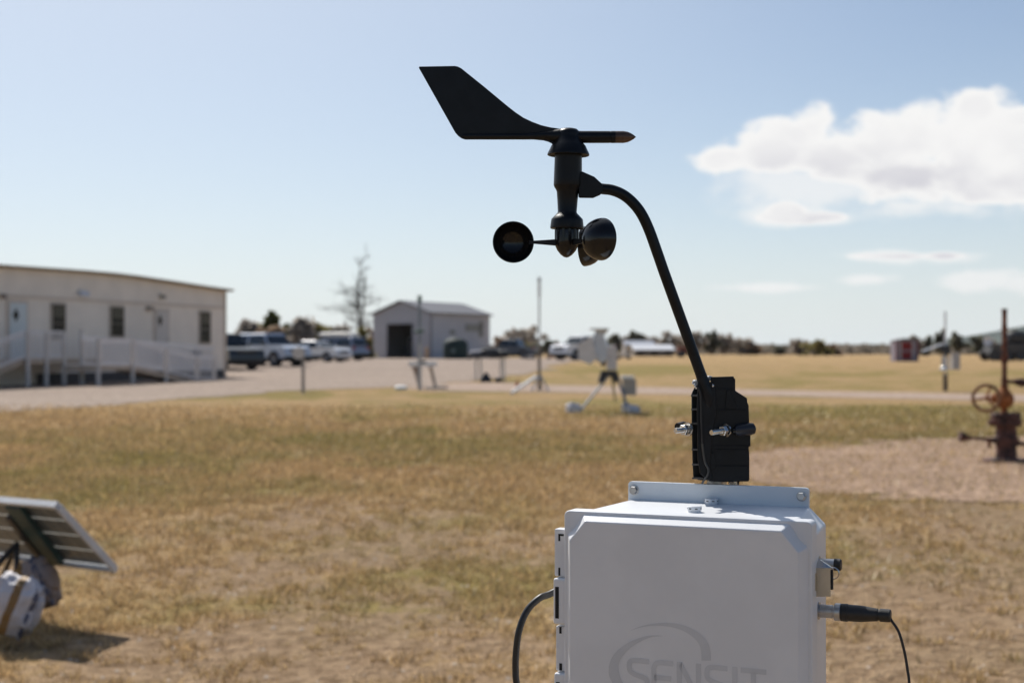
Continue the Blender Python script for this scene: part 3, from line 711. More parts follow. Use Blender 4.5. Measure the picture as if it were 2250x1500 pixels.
s = MB(); s.tube(spline([P(1543, 975, DM - .019), P(1548, 1012, DM - .0185), P(1556, 1030, DM - .0185), P(1554, 1044, DM - .018), P(1545, 1057, DM - .008), P(1542, 1066, DM + .05), P(1542, 1085, DM + .06)], 6), .0014, 8)
s.build('wire', mat('grey_wire', (.045, .043, .04), .4), mb)
def stud(tip, nut, wsh, r_, axis_len=.0):
    pa = P(*tip); pb = P(*wsh); d = (pb - pa).normalized(); s = MB()
    s.cyl(pa, pb, r_, n=16)
    for k in range(12):
        q = pa + (pb - pa) * (k + .5) / 12.; s.lathe(q - d * .0004, d, [(0, r_), (.0003, r_ * 1.10), (.0006, r_)], 16)
    st = s.build('stud', STL, mb, smooth=25)
    s = MB(); s.lathe(P(*nut), d, [(0, .0060), (.0006, .0068), (.0048, .0068), (.0054, .0062)], 6); s.build('nut', STL, st, smooth=0, bevel=.0003)
    s = MB(); s.lathe(pb, d, [(-.0010, .0082), (.0008, .0082), (.0012, .0070)], 28); s.build('washer', STL, st, smooth=30)
stud((1563, 950, DM - .031), (1586, 946.5, DM - .0195), (1595, 945, DM - .0135), .0030)
stud((1484, 946, DM - .026), (1500, 944, DM - .0145), (1511, 943, DM - .009), .0030)
s = MB(); s.tube([P(1489, 938, DM - .002), P(1500, 936, DM + .004), P(1519, 942, DM + .006)], [.0052, .0062, .0062], 18); s.build('bolt_sleeve', BLK, mb)
s = MB(); s.tube([P(1612, 946, DM - .014), P(1624, 945.5, DM - .016)], [.0035, .0038], 16); s.build('bolt_sleeve', BLK2, mb)
s = MB(); s.tube([P(1617, 945.5, DM - .016), P(1624, 945, DM - .0165), P(1648, 942, DM - .0165), P(1655, 941.3, DM - .0155), P(1657, 941, DM - .015)], [.0060, .0072, .0076, .0068, .0045], 24); s.build('rubber_plug', mat('navy_rubber', (.014, .016, .024), .42, var=.1, vs=20), mb)
s = MB(); s.tube([P(1615, 1052, DM + .01), P(1615, 1075, DM + .01)], .0028, 12); s.tube([P(1603, 1056, DM + .012), P(1622, 1064, DM + .012)], .004, 10); s.build('clamp_screw', STL, mb)
# ------------------------------------------------------------------ materials of the middle distance
WHT = mat('white_paint', (.78, .77, .74), .5, var=.04, vs=3)
WSH = mat('white_sheet_metal', (.74, .74, .75), .45, var=.05, vs=2)
ALU = mat('aluminium_frame', (.62, .62, .63), .45, .0, var=.06, vs=10)
GLV = mat('galvanised', (.42, .42, .43), .45, .7, var=.15, vs=8)
DKM = mat('dark_metal', (.035, .035, .04), .5, var=.3, vs=9)
RST = mat('rust', (.11, .035, .022), .8, var=.35, vs=9, col2=(.24, .085, .04), bump=.004, bs=60)
RSD = mat('dark_rust', (.050, .024, .019), .75, var=.35, vs=8, col2=(.14, .058, .042), bump=.004, bs=50)
RSO = mat('orange_rust', (.30, .095, .022), .8, var=.3, vs=10, col2=(.42, .15, .045), bump=.003, bs=60)
BAG = mat('white_sack', (.62, .60, .62), .7, var=.12, vs=9, bump=.006, bs=14)
# ------------------------------------------------------------------ solar panel with sacks at the left
def solar_back():
    m = bpy.data.materials.new('panel_cells'); t = nt(m); b = NB(t)
    uv = b.n('ShaderNodeAttribute', attribute_name='pu').outputs['Fac']; vv = b.n('ShaderNodeAttribute', attribute_name='pv').outputs['Fac']
    fu = b.math('FRACT', b.math('MULTIPLY', uv, 12.)); fv = b.math('FRACT', b.math('MULTIPLY', vv, 4.))
    eu = b.math('LESS_THAN', b.math('ABSOLUTE', b.math('SUBTRACT', fu, .5)), .455); ev = b.math('LESS_THAN', b.math('ABSOLUTE', b.math('SUBTRACT', fv, .5)), .462)
    cell = b.math('MULTIPLY', eu, ev)
    co_ = b.mix(cell, (.27, .28, .285), (.125, .142, .155))
    p = b.n('ShaderNodeBsdfPrincipled', i_Base_Color=co_, i_Roughness=.35)
    tr = b.n('ShaderNodeBsdfTranslucent', i_Color=(.55, .54, .5, 1))
    mx = b.n('ShaderNodeMixShader', i_0=b.math('MULTIPLY', b.math('SUBTRACT', 1., ev), .3), i_1=p.outputs[0], i_2=tr.outputs[0])
    b.n('ShaderNodeOutputMaterial', i_Surface=mx.outputs[0])
    return m
TR = P(127, 1108, 6.70); BR = P(226, 1245, 7.05)
ax1 = (TR - P(0, 1097, 6.93)).normalized(); ax1 = V((ax1.x, ax1.y, 0)).normalized()
dn = BR - TR; dn = (dn - ax1 * dn.dot(ax1)); HP = dn.length; dn.normalize(); BRc = TR + dn * HP
nn = ax1.cross(dn).normalized()
if nn.z < 0: nn = -nn                      # sunny side
WP = .92
sp_root = thing('solar_panel', 'tilted solar panel seen from behind with white frame at the left edge', 'solar panel', (TR.x - .45, TR.y + .35, 0))
def PQ(a, d, h=0.): return TR - ax1 * a + dn * d + nn * h
s = MB(); fcs = s.face([PQ(.012, .012, .004), PQ(WP - .012, .012, .004), PQ(WP - .012, HP - .012, .004), PQ(.012, HP - .012, .004)])
o = s.build('cell_sheet', solar_back(), sp_root, smooth=0)
for an2, vals in (('pu', (0, 1, 1, 0)), ('pv', (0, 0, 1, 1))):
    at = o.data.attributes.new(an2, 'FLOAT', 'POINT'); at.data.foreach_set('value', vals)
def bar(a0, d0, a1, d1, w_, h0, h1, nm, mt_, par):
    p0 = PQ(a0, d0); p1 = PQ(a1, d1); d = (p1 - p0).normalized(); q = d.cross(nn) * w_ / 2; s = MB()
    s.hexa([p0 + q + nn * h0, p0 - q + nn * h0, p0 - q + nn * h1, p0 + q + nn * h1], [p1 + q + nn * h0, p1 - q + nn * h0, p1 - q + nn * h1, p1 + q + nn * h1])
    return s.build(nm, mt_, par, bevel=.001)
bar(0, 0, WP, 0, .020, -.022, .012, 'frame_rail', ALU, sp_root); bar(0, HP, WP, HP, .020, -.022, .012, 'frame_rail', ALU, sp_root)
bar(0, .0105, 0, HP - .0105, .020, -.0215, .0115, 'frame_rail', ALU, sp_root); bar(WP, .0105, WP, HP - .0105, .020, -.0215, .0115, 'frame_rail', ALU, sp_root)
TEAL = mat('teal_board', (.022, .055, .06), .5, var=.15, vs=6)
s = MB(); s.hexa([PQ(.27, .02, -.004), PQ(.38, .02, -.004), PQ(.44, HP - .03, -.004), PQ(.35, HP - .03, -.004)], [PQ(.27, .02, -.03), PQ(.38, .02, -.03), PQ(.44, HP - .03, -.04), PQ(.35, HP - .03, -.04)])
s.build('backing_board', TEAL, sp_root)
s = MB(); s.hexa([PQ(.40, .10, -.005), PQ(.44, .10, -.005), PQ(.50, HP + .02, -.01), PQ(.455, HP + .02, -.01)], [PQ(.40, .10, -.04), PQ(.44, .10, -.04), PQ(.50, HP + .02, -.05), PQ(.455, HP + .02, -.05)])
s.build('bracket', DKM, sp_root)
ap = PQ(.50, .28, -.06)
for tx, ty in ((-2.42, 6.95), (-2.68, 6.45), (-2.75, 7.5)):
    s = MB(); s.cyl(ap, (tx, ty, .01), .014, .012, 12); s.build('leg', DKM, sp_root)
def sack_mat(nm, dirv, off, col, base=(.60, .57, .60)):
    m = bpy.data.materials.new(nm); t = nt(m); b = NB(t)
    oc = b.n('ShaderNodeTexCoord').outputs['Object']
    vm = b.n('ShaderNodeVectorMath', operation='DOT_PRODUCT', i_0=oc, i_1=dirv).outputs['Value']
    vm = b.math('ADD', vm, b.math('MULTIPLY', b.math('SUBTRACT', b.noise(oc, 9., 2), .5), .03))
    f = b.math('LESS_THAN', b.math('ABSOLUTE', b.math('SUBTRACT', vm, off)), .020)
    f2 = b.math('MULTIPLY', b.math('LESS_THAN', b.math('ABSOLUTE', b.math('SUBTRACT', vm, off + .085)), .012), b.ramp(b.noise(oc, 30., 2), .45, .5))
    c = b.mix(f, b.mix(b.ramp(b.noise(oc, 7., 4, .6), .4, .65), base, tuple(q * .72 for q in base)), col); c = b.mix(f2, c, (.10, .10, .14))
    p = b.n('ShaderNodeBsdfPrincipled', i_Base_Color=c, i_Roughness=.6)
    bn = b.n('ShaderNodeBump', i_Strength=1., i_Distance=.03, i_Height=b.noise(oc, 13., 5)); t.links.new(bn.outputs[0], p.inputs['Normal'])
    b.n('ShaderNodeOutputMaterial', i_Surface=p.outputs[0]); return m
def sack(px, py, D, rad, rz, tilt, mt_, label, nm='sandbag'):
    c = P(px, py, D); root = thing(nm, label, 'sandbag', (c.x, c.y, max(0, c.z - rad[2])), 'sacks weighting the tripods')
    s = MB(); s.blob(c, rad, rz, .62, 44, 26, .24, 3.4, tilt); o = s.build('sack', mt_, root, smooth=80)
    s = MB(); e = Matrix.Rotation(rz, 3, 'Z') @ Matrix.Rotation(tilt, 3, 'Y') @ V((rad[0] * .96, 0, 0))
    s.blob(c + e, (.02, rad[1] * .75, rad[2] * .55), rz, .8, 12, 8, .2, 3., tilt); s.build('tied_end', mt_, root, smooth=80)
    return root
sack(30, 1330, 6.55, (.115, .09, .13), .15, .3, sack_mat('sack_print_front', (.93, .1, -.36), -.045, (.24, .14, .055)), 'white sack with an orange stripe lying below the tilted solar panel, nearest one')
sack(84, 1283, 6.95, (.085, .075, .12), -.3, -.45, sack_mat('sack_print_rear', (.87, 0, .5), .02, (.30, .15, .03), (.30, .235, .21)), 'smaller brown striped sack slumped behind the white sack under the solar panel')
# ------------------------------------------------------------------ rusty wellhead
DW = 17.6; k = DW / FPX
wh = thing('wellhead', 'rusty old oil wellhead with round handwheel on the gravel pad', 'wellhead', (P(2212, 1010, DW).x, DW, 0))
def lz(px, prof, n=28):
    s = MB(); c = P(px, 1000, DW); s.lathe((c.x, c.y, EYE), (0, 0, 1), [((775 - py) * k, r * k) for py, r in prof], n); return s
s = MB(); c = P(2214, 1010, DW); s.lathe((c.x, c.y, 0), (0, 0, 1), [(0, 52 * k), (.025, 54 * k), (.04, 52 * k), (.05, 30 * k)], 32); s.build('base_plate', RSD, wh)
lz(2211, [(1012, 25), (1000, 23), (985, 22), (975, 22.5), (968, 26), (960, 26), (955, 23), (940, 22), (930, 24)]).build('casing_head', RSD, wh, smooth=40)
lz(2210, [(935, 26), (932, 34), (921, 34.5), (920, 29), (919, 29), (918, 32), (910, 32), (907, 30), (906, 12)], 36).build('flange', RSD, wh, smooth=30)
for i in range(10):
    a = 2 * math.pi * i / 10; c = P(2210, 920, DW); s = MB()
    s.cyl((c.x + math.cos(a) * 29 * k, DW + math.sin(a) * 29 * k, EYE + (775 - 938) * k), (c.x + math.cos(a) * 29 * k, DW + math.sin(a) * 29 * k, EYE + (775 - 903) * k), 2.2 * k, n=6); s.build('flange_bolt', RSD, wh)
lz(2207, [(908, 8), (898, 7), (893, 14), (885, 20), (872, 21), (862, 15), (855, 9), (848, 8)], 24).build('valve_body', RSO, wh, smooth=50)
c = P(2206, 876, DW); wc = P(2167, 874, DW - .10)
s = MB(); s.lathe(c, (wc - c).normalized(), [(-20 * k, 6 * k), (-19 * k, 11 * k), (-12 * k, 13 * k), (0, 15 * k), (14 * k, 12 * k), (22 * k, 9 * k), (24 * k, 11 * k), (27 * k, 11 * k), (28 * k, 4 * k), ((wc - c).length, 3 * k)], 22); s.build('valve_bonnet', RSO, wh, smooth=50)
wn = V((-.42, -.90, .10)).normalized()
s = MB(); s.torus(wc, wn, 28 * k, 3.9 * k, 36, 10); hw = s.build('handwheel', mat('brown_rust', (.22, .10, .042), .75, var=.3, vs=12), wh, smooth=80)
a_, b_ = frame(wn); b_ = wn.cross(a_)
for i in range(3):
    th = R(10 + 120 * i); d = a_ * math.cos(th) + b_ * math.sin(th); s = MB(); s.tube([wc, wc + d * 27 * k], [3.2 * k, 2.0 * k], 8); s.build('spoke', RSO, hw)
s = MB(); s.cyl(P(2207, 852, DW), P(2207, 680, DW), 5.6 * k, n=16)
rp = s.build('riser_pipe', RST, wh)
for y0, r_ in ((848, 8.5), (836, 8), (792, 8.5), (783, 7.5), (720, 6.6), (682, 6.3)):
    s = MB(); s.cyl(P(2207, y0 + 4, DW), P(2207, y0 - 4, DW), r_ * k, n=12); s.build('coupling', RST, rp)
for (nm, pts, rr) in (('side_valve', [(2209, 838), (2226, 838), (2230, 838), (2244, 840), (2252, 842)], [4, 4, 6, 10, 9]),
                      ('side_outlet', [(2196, 968), (2176, 966), (2150, 963), (2135, 962), (2128, 962), (2117, 960), (2108, 958)], [9, 5, 3.6, 3.6, 5, 10.5, 11]),
                      ('side_outlet', [(2228, 972), (2244, 974), (2262, 976), (2280, 976)], [9, 4.5, 4.5, 8])):
    s = MB(); s.tube([P(a, c_, DW) for a, c_ in pts], [r * k for r in rr], 14); s.build(nm, RSD, wh, smooth=50)
s = MB(); s.tube([P(2173, 968, DW), P(2173.5, 978, DW), P(2174, 984, DW)], [3.5 * k, 4.5 * k, 1.5 * k], 10); s.build('drain_plug', RST, wh)
s = MB(); s.tube([P(2186, 930, DW - .05), P(2172, 928, DW - .05)], [4 * k, 6 * k], 10); s.build('flange_lug', RSD, wh)
# ------------------------------------------------------------------ sensor tripod with sacks in the middle of the field
DS = 31.0; k = DS / FPX
st = thing('weather_station', 'sensor tripod with white hood and side box standing on the grass', 'weather station', (P(1358, 905, DS).x, DS, gz(0, DS)))
def Q(px, py, d=0.): return P(px, py, DS + d)
def pbox(px0, px1, py0, py1, d0, d1, nm, mt_, par, D, bev=0.):
    s = MB(); f = lambda a, c_, d: P(a, c_, D + d)
    A = P(px0, py0, D); Bq = P(px1, py1, D)
    s.hexa([(A.x, D + d0, Bq.z), (Bq.x, D + d0, Bq.z), (Bq.x, D + d1, Bq.z), (A.x, D + d1, Bq.z)], [(A.x, D + d0, A.z), (Bq.x, D + d0, A.z), (Bq.x, D + d1, A.z), (A.x, D + d1, A.z)])
    return s.build(nm, mt_, par, bevel=bev)
s = MB(); s.loft([[Q(a, c_, -.12) for a, c_ in ((1303, 736), (1326, 733), (1334, 762), (1333, 790), (1322, 798), (1310, 790))], [Q(a, c_, .30) for a, c_ in ((1296, 738), (1328, 736), (1338, 762), (1337, 790), (1325, 798), (1300, 790))]])
s.build('hood', mat('pale_blue_grey', (.66, .69, .74), .45, var=.05), st, bevel=.01)
pbox(1296, 1337, 721, 725, -.22, .35, 'roof_plate', WSH, st, DS)
s = MB(); s.prism([Q(1310, 725, .0), Q(1336, 725, .0), Q(1333, 734, .0), Q(1306, 736, .0)], (0, .3, 0)); s.build('roof_skirt', WSH, st)
s = MB(); s.prism([Q(1270, 756, -.2), Q(1299, 738, -.2), Q(1312, 786, -.2), Q(1296, 801, -.2), (Q(1272, 790, -.2))], (.02, .16, 0)); s.build('side_flap', mat('pale_mauve', (.72, .69, .68), .5, var=.05), st)
pbox(1333, 1355, 762, 812, -.1, .1, 'filter_column', mat('pale_warm_grey', (.66, .62, .61), .5, var=.06), st, DS, .01)
s = MB(); s.blob(Q(1325, 797), (6 * k, 6 * k, 7 * k), p=.7); s.build('pump', DKM, st)
s = MB(); s.prism([Q(1322, 814, -.12), Q(1356, 814, -.12), Q(1361, 832, -.12), Q(1352, 843, -.12), Q(1345, 826, -.12), Q(1334, 826, -.12), Q(1326, 842, -.12), Q(1314, 840, -.12)], (0, .25, 0)); s.build('tripod_head', DKM, st)
for a0, c0_, a1, c1_, d1, mt_ in ((1339, 824, 1276, 900, -.2, WSH), (1357, 826, 1380, 898, -.15, mat('blue_steel', (.12, .17, .25), .4, .5)), (1344, 826, 1352, 880, 1.0, GLV)):
    s = MB(); s.cyl(Q(a0, c0_), Q(a1, c1_, d1), 3.1 * k, 2.8 * k, 12); s.build('leg', mt_, st)
s = MB(); s.tube([Q(1361, 840), Q(1364, 855), Q(1370, 866), Q(1372, 890)], 1.6 * k, 8); s.build('cable', DKM, st)
sb = pbox(1369, 1398, 833, 868, -.05, .22, 'side_box', mat('warm_grey_box', (.42, .38, .34), .5, var=.06), st, DS, .01)
pbox(1366, 1393, 825.5, 833, -.08, .24, 'box_lid', WHT, sb, DS, .008)
for px, py, rd, rz_, d, lb in ((1260, 899, (15.5, 13, 14), .2, -.2, 'white sandbag on the far left foot of the sensor tripod'), (1376, 896, (9, 11, 11), -.4, 0., 'grey sandbag between two others at the right foot of the sensor tripod'),
                              (1391, 902, (14.5, 13, 12.5), .1, -.15, 'rounded white sandbag on the right foot of the sensor tripod')):
    sack(px, py, DS + d, [q * k for q in rd], rz_, .1, BAG, lb)
# ------------------------------------------------------------------ masts and stands along the track
def Dground(py):
    Ds = np.geomspace(3, 3000, 4000); return float(np.interp(-py, -(775 + FPX * (EYE - np.interp(Ds, _ZD, _ZZ)) / Ds), Ds))
def pole(name, label, cat, px, ytop, ybase, parts, D=None, group=None):
    """parts: (name, y0, y1, radius px, material)"""
    D = D or Dground(ybase); k = D / FPX; r = thing(name, label, cat, tuple(G(px, D)), group)
    for nm, y0, y1, rr, mt_, *dx in parts:
        a = px + (dx[0] if dx else 0); s = MB(); s.cyl(P(a, y1, D), P(a, y0, D), rr * k, n=12); s.build(nm, mt_, r)
    return r, D, k
r, D, k = pole('sensor_mast', 'tall slim sensor mast on short tripod legs, the tallest pole in the field', 'mast', 1185, 612, 858, [
    ('lower_tube', 760, 858, 3.6, mat('brownish_steel', (.20, .17, .14), .5, .4)), ('upper_tube', 650, 762, 2.0, GLV), ('top_section', 618, 652, 3.4, WSH), ('sensor_tip', 609, 619, 3.8, GLV)])
for a1, c1_, d1 in ((1207, 861, -.5), (1168, 859, -.3), (1190, 852, 1.6)):
    s = MB(); s.cyl(P(1186, 822, D), P(a1, c1_, D + d1), 1.9 * k, n=8); s.build('leg', GLV, r)
s = MB(); s.cyl(P(1186, 782, D), P(1193, 772, D), 4 * k, 2 * k, n=8); s.build('clamp', DKM, r)
s = MB(); g0_ = P(1124, 863, Dground(866)); g1_ = P(1177, 828, D - .15)
pb = s; s.cyl(g0_, g1_, 3.6 * k, n=12); o = s.build('white_pipe', WHT); tag(o, 'white plastic pipe leaning against the tall sensor mast', 'pipe')
r, D, k = pole('sign_mast', 'grey mast with small green fittings in front of the metal shed', 'mast', 922, 652, 857, [
    ('lower_tube', 755, 857, 4.4, GLV), ('upper_tube', 662, 757, 3.2, mat('blue_grey_steel', (.22, .25, .28), .45, .5)), ('green_cap', 649, 664, 4.6, mat('green_paint', (.03, .10, .07), .5))])
s = MB(); s.tube([P(911, 728, D), P(932, 727, D)], 3.4 * k, 8); s.build('green_arm', MATS['green_paint'], r)
s = MB(); s.tube([P(920, 795, D), P(936, 793, D)], 3 * k, 8); s.build('clamp', DKM, r)
# white topped table behind the mast
D = Dground(852) + 1.0; k = D / FPX
tb = thing('folding_table', 'white topped table with splayed legs beside the grey mast', 'table', tuple(G(930, D)))
pbox(899, 959, 794, 805, -.35, .35, 'tabletop', WHT, tb, D, .015)
for a0, a1, d1 in ((907, 921, -.3), (948, 958, -.3), (912, 924, .3), (944, 955, .3)):
    g_1 = G(a1, D + d1); s = MB(); s.cyl(P(a0, 805, D + d1 * .6), (g_1.x, g_1.y, g_1.z), 2.0 * k, n=8); s.build('leg', mat('tan_steel', (.36, .30, .24), .5), tb)
s = MB(); s.prism([P(906, 806, D), P(921, 806, D), P(920, 828, D)], (0, .05, 0)); s.build('corner_brace', mat('brown_board', (.16, .10, .08), .6), tb)
c = G(960, Dground(854)); kk = c.y / FPX
s = MB(); s.blob((c.x, c.y, c.z + .03), (25 * kk, .32, .05), p=.8, nz=.2); tag(s.build('ground_shading', mat('shadow_black', (.03, .035, .035), .8, var=.2), smooth=70), 'flat dark patch standing in for a cast shadow on the grass beside the grey mast', 'mat')  # flat black blob added in place of the cast shadow on the grass
c = G(881, Dground(856)); s = MB(); s.blob((c.x, c.y, c.z + .05), (13 * kk, .22, .08), p=.7, nz=.15); tag(s.build('white_bag', WHT, smooth=70), 'small white bag lying at the edge of the drive', 'bag')
# dark equipment table with stands
D = Dground(838); k = D / FPX
et = thing('equipment_table', 'dark loaded equipment table on thin steel stands near the drive', 'table', tuple(G(1075, D)))
pbox(1031, 1118, 779, 785, -.4, .4, 'tabletop', DKM, et, D)
s = MB(); s.blob(P(1048, 775, D), (15 * k, .3, 6 * k), p=.7, nz=.2); s.build('pale_load', mat('pale_cloth', (.30, .30, .33), .7), et, smooth=70)
s = MB(); s.blob(P(1078, 774, D), (24 * k, .3, 8 * k), p=.6, nz=.25); s.build('dark_load', DKM, et, smooth=70)
s = MB(); s.blob(P(1105, 776, D), (13 * k, .3, 7 * k), p=.6, nz=.25); s.build('dark_load', DKM, et, smooth=70)
for a in (1046, 1057, 1101, 1108):
    g_1 = G(a, D); s = MB(); s.cyl((g_1.x, D, g_1.z - .01), P(a - 1, 780, D), 2.0 * k, n=8); s.build('leg', GLV, et)
gk = G(1068, D); s = MB(); s.loft([[(gk.x + x * k, D + y, gk.z) for x, y in ((-14, -.2), (14, -.2), (14, .2), (-14, .2))], [(gk.x + x * k, D + y, gk.z + 20 * k) for x, y in ((-3, -.05), (3, -.05), (3, .05), (-3, .05))]])
tag(s.build('weight_bag', DKM), 'black triangular weight bag under the dark equipment table', 'bag')
gk = G(1095, D - .3); s = MB(); s.blob((gk.x, gk.y, gk.z + 4 * k), (9 * k, .15, 5 * k), p=.7); tag(s.build('black_case', DKM, smooth=70), 'small black case on the ground under the right end of the equipment table', 'case')
gk = G(1137, Dground(851)); kk = gk.y / FPX; s = MB(); s.lathe(gk, (0, 0, 1), [(0, 8 * kk), (.02, 8 * kk), (.03, 5 * kk), (17 * kk, 1.4 * kk)], 16); tag(s.build('traffic_cone', mat('faded_orange', (.55, .22, .10), .6)), 'small faded orange cone between the equipment table and the tall mast', 'cone')
# sign post near the drive
r, D, k = pole('sign_post', 'grey post with a blank round grey sign in front of the parked cars', 'sign', 666, 764, 863, [('post', 768, 863, 3.6, mat('weathered_post', (.27, .24, .23), .6, var=.1))])
s = MB(); s.cyl(P(656, 775, D - .08), P(656, 775, D - .05), 13.5 * k, n=24); s.build('sign_plate', mat('grey_plate', (.62, .58, .58), .5), r)
# station beside the track at the right
r, D, k = pole('gauge_post', 'slim grey post with a shiny bottle and white case beside the track', 'post', 2077, 684, 859, [
    ('upper_tube', 684, 760, 2.4, WSH), ('middle_tube', 756, 824, 3.6, WSH), ('wooden_stake', 822, 860, 5.6, mat('brown_wood', (.17, .13, .095), .8, var=.3))])
s = MB(); s.prism([P(2028, 771, D - .1), P(2030, 773.5, D - .1), P(2074, 757, D - .1), P(2073, 754, D - .1)], (0, .25, 0)); s.build('tilted_panel', mat('pale_panel', (.40, .42, .45), .4), r)
s = MB(); s.prism([P(2058, 762, D - .1), P(2086, 757, D - .1), P(2090, 772, D - .1), P(2080, 784, D - .1), P(2070, 772, D - .1)], (0, .2, 0)); s.build('bracket', DKM, r)
pbox(2091, 2108, 776, 812, -.1, .12, 'case', mat('pale_case', (.48, .45, .43), .5), r, D, .01)
for a in (2071, 2085):
    s = MB(); s.cyl(P(a, 812, D), P(a, 782, D), 2.2 * k, n=10); s.build('sample_tube', GLV, r)
s = MB(); s.blob(P(2074, 812, D - .08), (8 * k, 8 * k, 8 * k), p=1, nz=0, seg=24, ring=16); s.build('steel_bottle', mat('mirror_steel', (.9, .9, .88), .12, 1., var=.02), r, smooth=80)
# small red shed
D = 100.; k = D / FPX; c = G(1993, D); hut = thing('small_shed', 'small dark red shed with grey walls standing in the field', 'shed', tuple(c))
def lb(x0, x1, z0, z1, y0, y1, nm, mt_, par):
    s = MB(); s.hexa([(c.x + x0, D + y0, c.z + z0), (c.x + x1, D + y0, c.z + z0), (c.x + x1, D + y1, c.z + z0), (c.x + x0, D + y1, c.z + z0)], [(c.x + x0, D + y0, c.z + z1), (c.x + x1, D + y0, c.z + z1), (c.x + x1, D + y1, c.z + z1), (c.x + x0, D + y1, c.z + z1)]); return s.build(nm, mt_, par)
MAU = mat('mauve_siding', (.23, .20, .24), .6, var=.08); RED = mat('barn_red', (.20, .016, .018), .8, var=.12)
wb = lb(-.80, .80, 0, 1.46, 0, 1.4, 'wall', MAU, hut)
s = MB(); s.loft([[(c.x + x, D - .08, c.z + z) for x, z in ((-.88, 1.462), (.88, 1.462), (.30, 1.64), (-.30, 1.64))], [(c.x + x, D + 1.48, c.z + z) for x, z in ((-.88, 1.462), (.88, 1.462), (.30, 1.64), (-.30, 1.64))]]); s.build('roof', mat('grey_roofing', (.20, .19, .20), .7), hut)
for x0, x1 in ((-.80, -.72), (.72, .80)): lb(x0, x1, .03, 1.42, -.03, -.003, 'corner_board', RED, hut)
dr_ = lb(-.40, .34, .16, 1.36, -.04, -.004, 'door', RED, hut)
lb(-.40, .34, .68, .82, -.06, -.042, 'door_rail', MAU, dr_)
for x0, x1 in ((-.46, -.405), (.345, .40)): lb(x0, x1, .12, 1.38, -.05, -.005, 'door_trim', mat('pale_trim', (.62, .60, .62), .6), dr_)
# ------------------------------------------------------------------ cream modular building with decks and ramps
CB = V((-12.5, 62, 0)); WD = V((-4.96, -13.5, 0)).normalized(); WN = V((13.5, -4.96, 0)).normalized()   # along the wall to the left, outwards
GB = .27
def B(s_, n_, z_): return V((CB.x, CB.y, 0)) + WD * s_ + WN * n_ + V((0, 0, z_))
def Wx(px, py, n_=0.):
    """(s, z) on the plane at distance n_ in front of the wall"""
    d = P(px, py, 1.) - V((0, 0, EYE)); o = V((0, 0, EYE)) - CB
    k_ = (n_ - o.dot(WN)) / d.dot(WN); q = o + d * k_; return q.dot(WD), q.z
def bb(s0, s1, z0, z1, n0, n1, nm, mt_, par, bev=0.):
    m = MB(); m.hexa([B(s0, n0, z0), B(s1, n0, z0), B(s1, n1, z0), B(s0, n1, z0)], [B(s0, n0, z1), B(s1, n0, z1), B(s1, n1, z1), B(s0, n1, z1)]); return m.build(nm, mt_, par, bevel=bev)
mob = thing('modular_building', 'long cream modular office building at the left edge', 'building', tuple(B(8, -3, GB)))
def siding():
    m = mat('cream_siding', (.80, .72, .63), .6, var=.05, vs=.8); t = m.node_tree; b = NB(t)
    oc = b.n('ShaderNodeTexCoord').outputs['Object']; dt = b.n('ShaderNodeVectorMath', operation='DOT_PRODUCT', i_0=oc, i_1=tuple(WD)).outputs['Value']
    f = b.math('FRACT', b.math('MULTIPLY', dt, 1 / .41)); g = b.math('LESS_THAN', f, .07)
    bn = b.n('ShaderNodeBump', i_Strength=.7, i_Distance=.012, i_Height=g); bn.invert = True
    t.links.new(bn.outputs[0], t.nodes['Principled BSDF'].inputs['Normal']); return m
SID = siding(); TRM = mat('tan_trim', (.30, .22, .145), .6, var=.05); BND = mat('cream_band', (.62, .53, .45), .6, var=.05)
roofz = [(0, 4.02), (2, 4.09), (4.5, 4.19), (6.8, 4.27), (8.2, 4.30), (10, 4.30), (14.4, 4.25), (22, 4.12)]
m = MB(); m.loft([[B(0, 0, .2)] + [B(a, 0, z) for a, z in roofz] + [B(22, 0, .2)], [B(0, -9, .2)] + [B(a, -9, z) for a, z in roofz] + [B(22, -9, .2)]]); m.build('wall', SID, mob, smooth=0)
m = MB(); m.loft([[B(a - .25 if a == 0 else a, .28, z + .004) for a, z in roofz] + [B(a - .25 if a == 0 else a, .28, z + .10) for a, z in roofz[::-1]], [B(a - .25 if a == 0 else a, -9.2, z + .004) for a, z in roofz] + [B(a - .25 if a == 0 else a, -9.2, z + .10) for a, z in roofz[::-1]]]); m.build('roof', TRM, mob, smooth=0)
bb(0, 22, 3.26, 3.36, .002, .045, 'band', BND, mob)
bb(-.02, .10, .22, 4.0, .003, .05, 'corner_trim', mat('light_trim', (.60, .51, .42), .6), mob)
WFR = mat('window_frame_cream', (.40, .34, .28), .6); GLS = mat('dark_glass', (.02, .018, .014), .25, var=.3, spec=.15)
for x0, x1, y0, y1 in ((113.5, 140, 669, 741), (243, 269, 675, 738), (439, 459.5, 686, 752)):
    s0, z0 = Wx(x1, y1); s1, z1 = Wx(x0, y0); s0b, z0b = Wx(x0, y1)
    zb = (z0 + z0b) / 2; zt = z1
    fr = bb(s0 - .08, s1 + .08, zb - .08, zt + .08, .003, .05, 'window', WFR, mob)
    bb(s0, s1, zb, zt, .052, .062, 'pane', GLS, fr)
    bb(s0 - .004, s1 + .004, (zb + zt) / 2 - .10, (zb + zt) / 2 - .04, .064, .075, 'meeting_rail', mat('dark_bronze_frame', (.09, .075, .055), .5), fr)
    bb(s0 + .05, s1 - .05, zb + .62 * (zt - zb), zt - .04, .0625, .0632, 'blind', mat('olive_blind', (.10, .09, .06), .7), fr)
DOO = mat('pale_blue_door', (.60, .65, .66), .5, var=.03); DO2 = mat('cream_door', (.58, .53, .49), .5, var=.03)
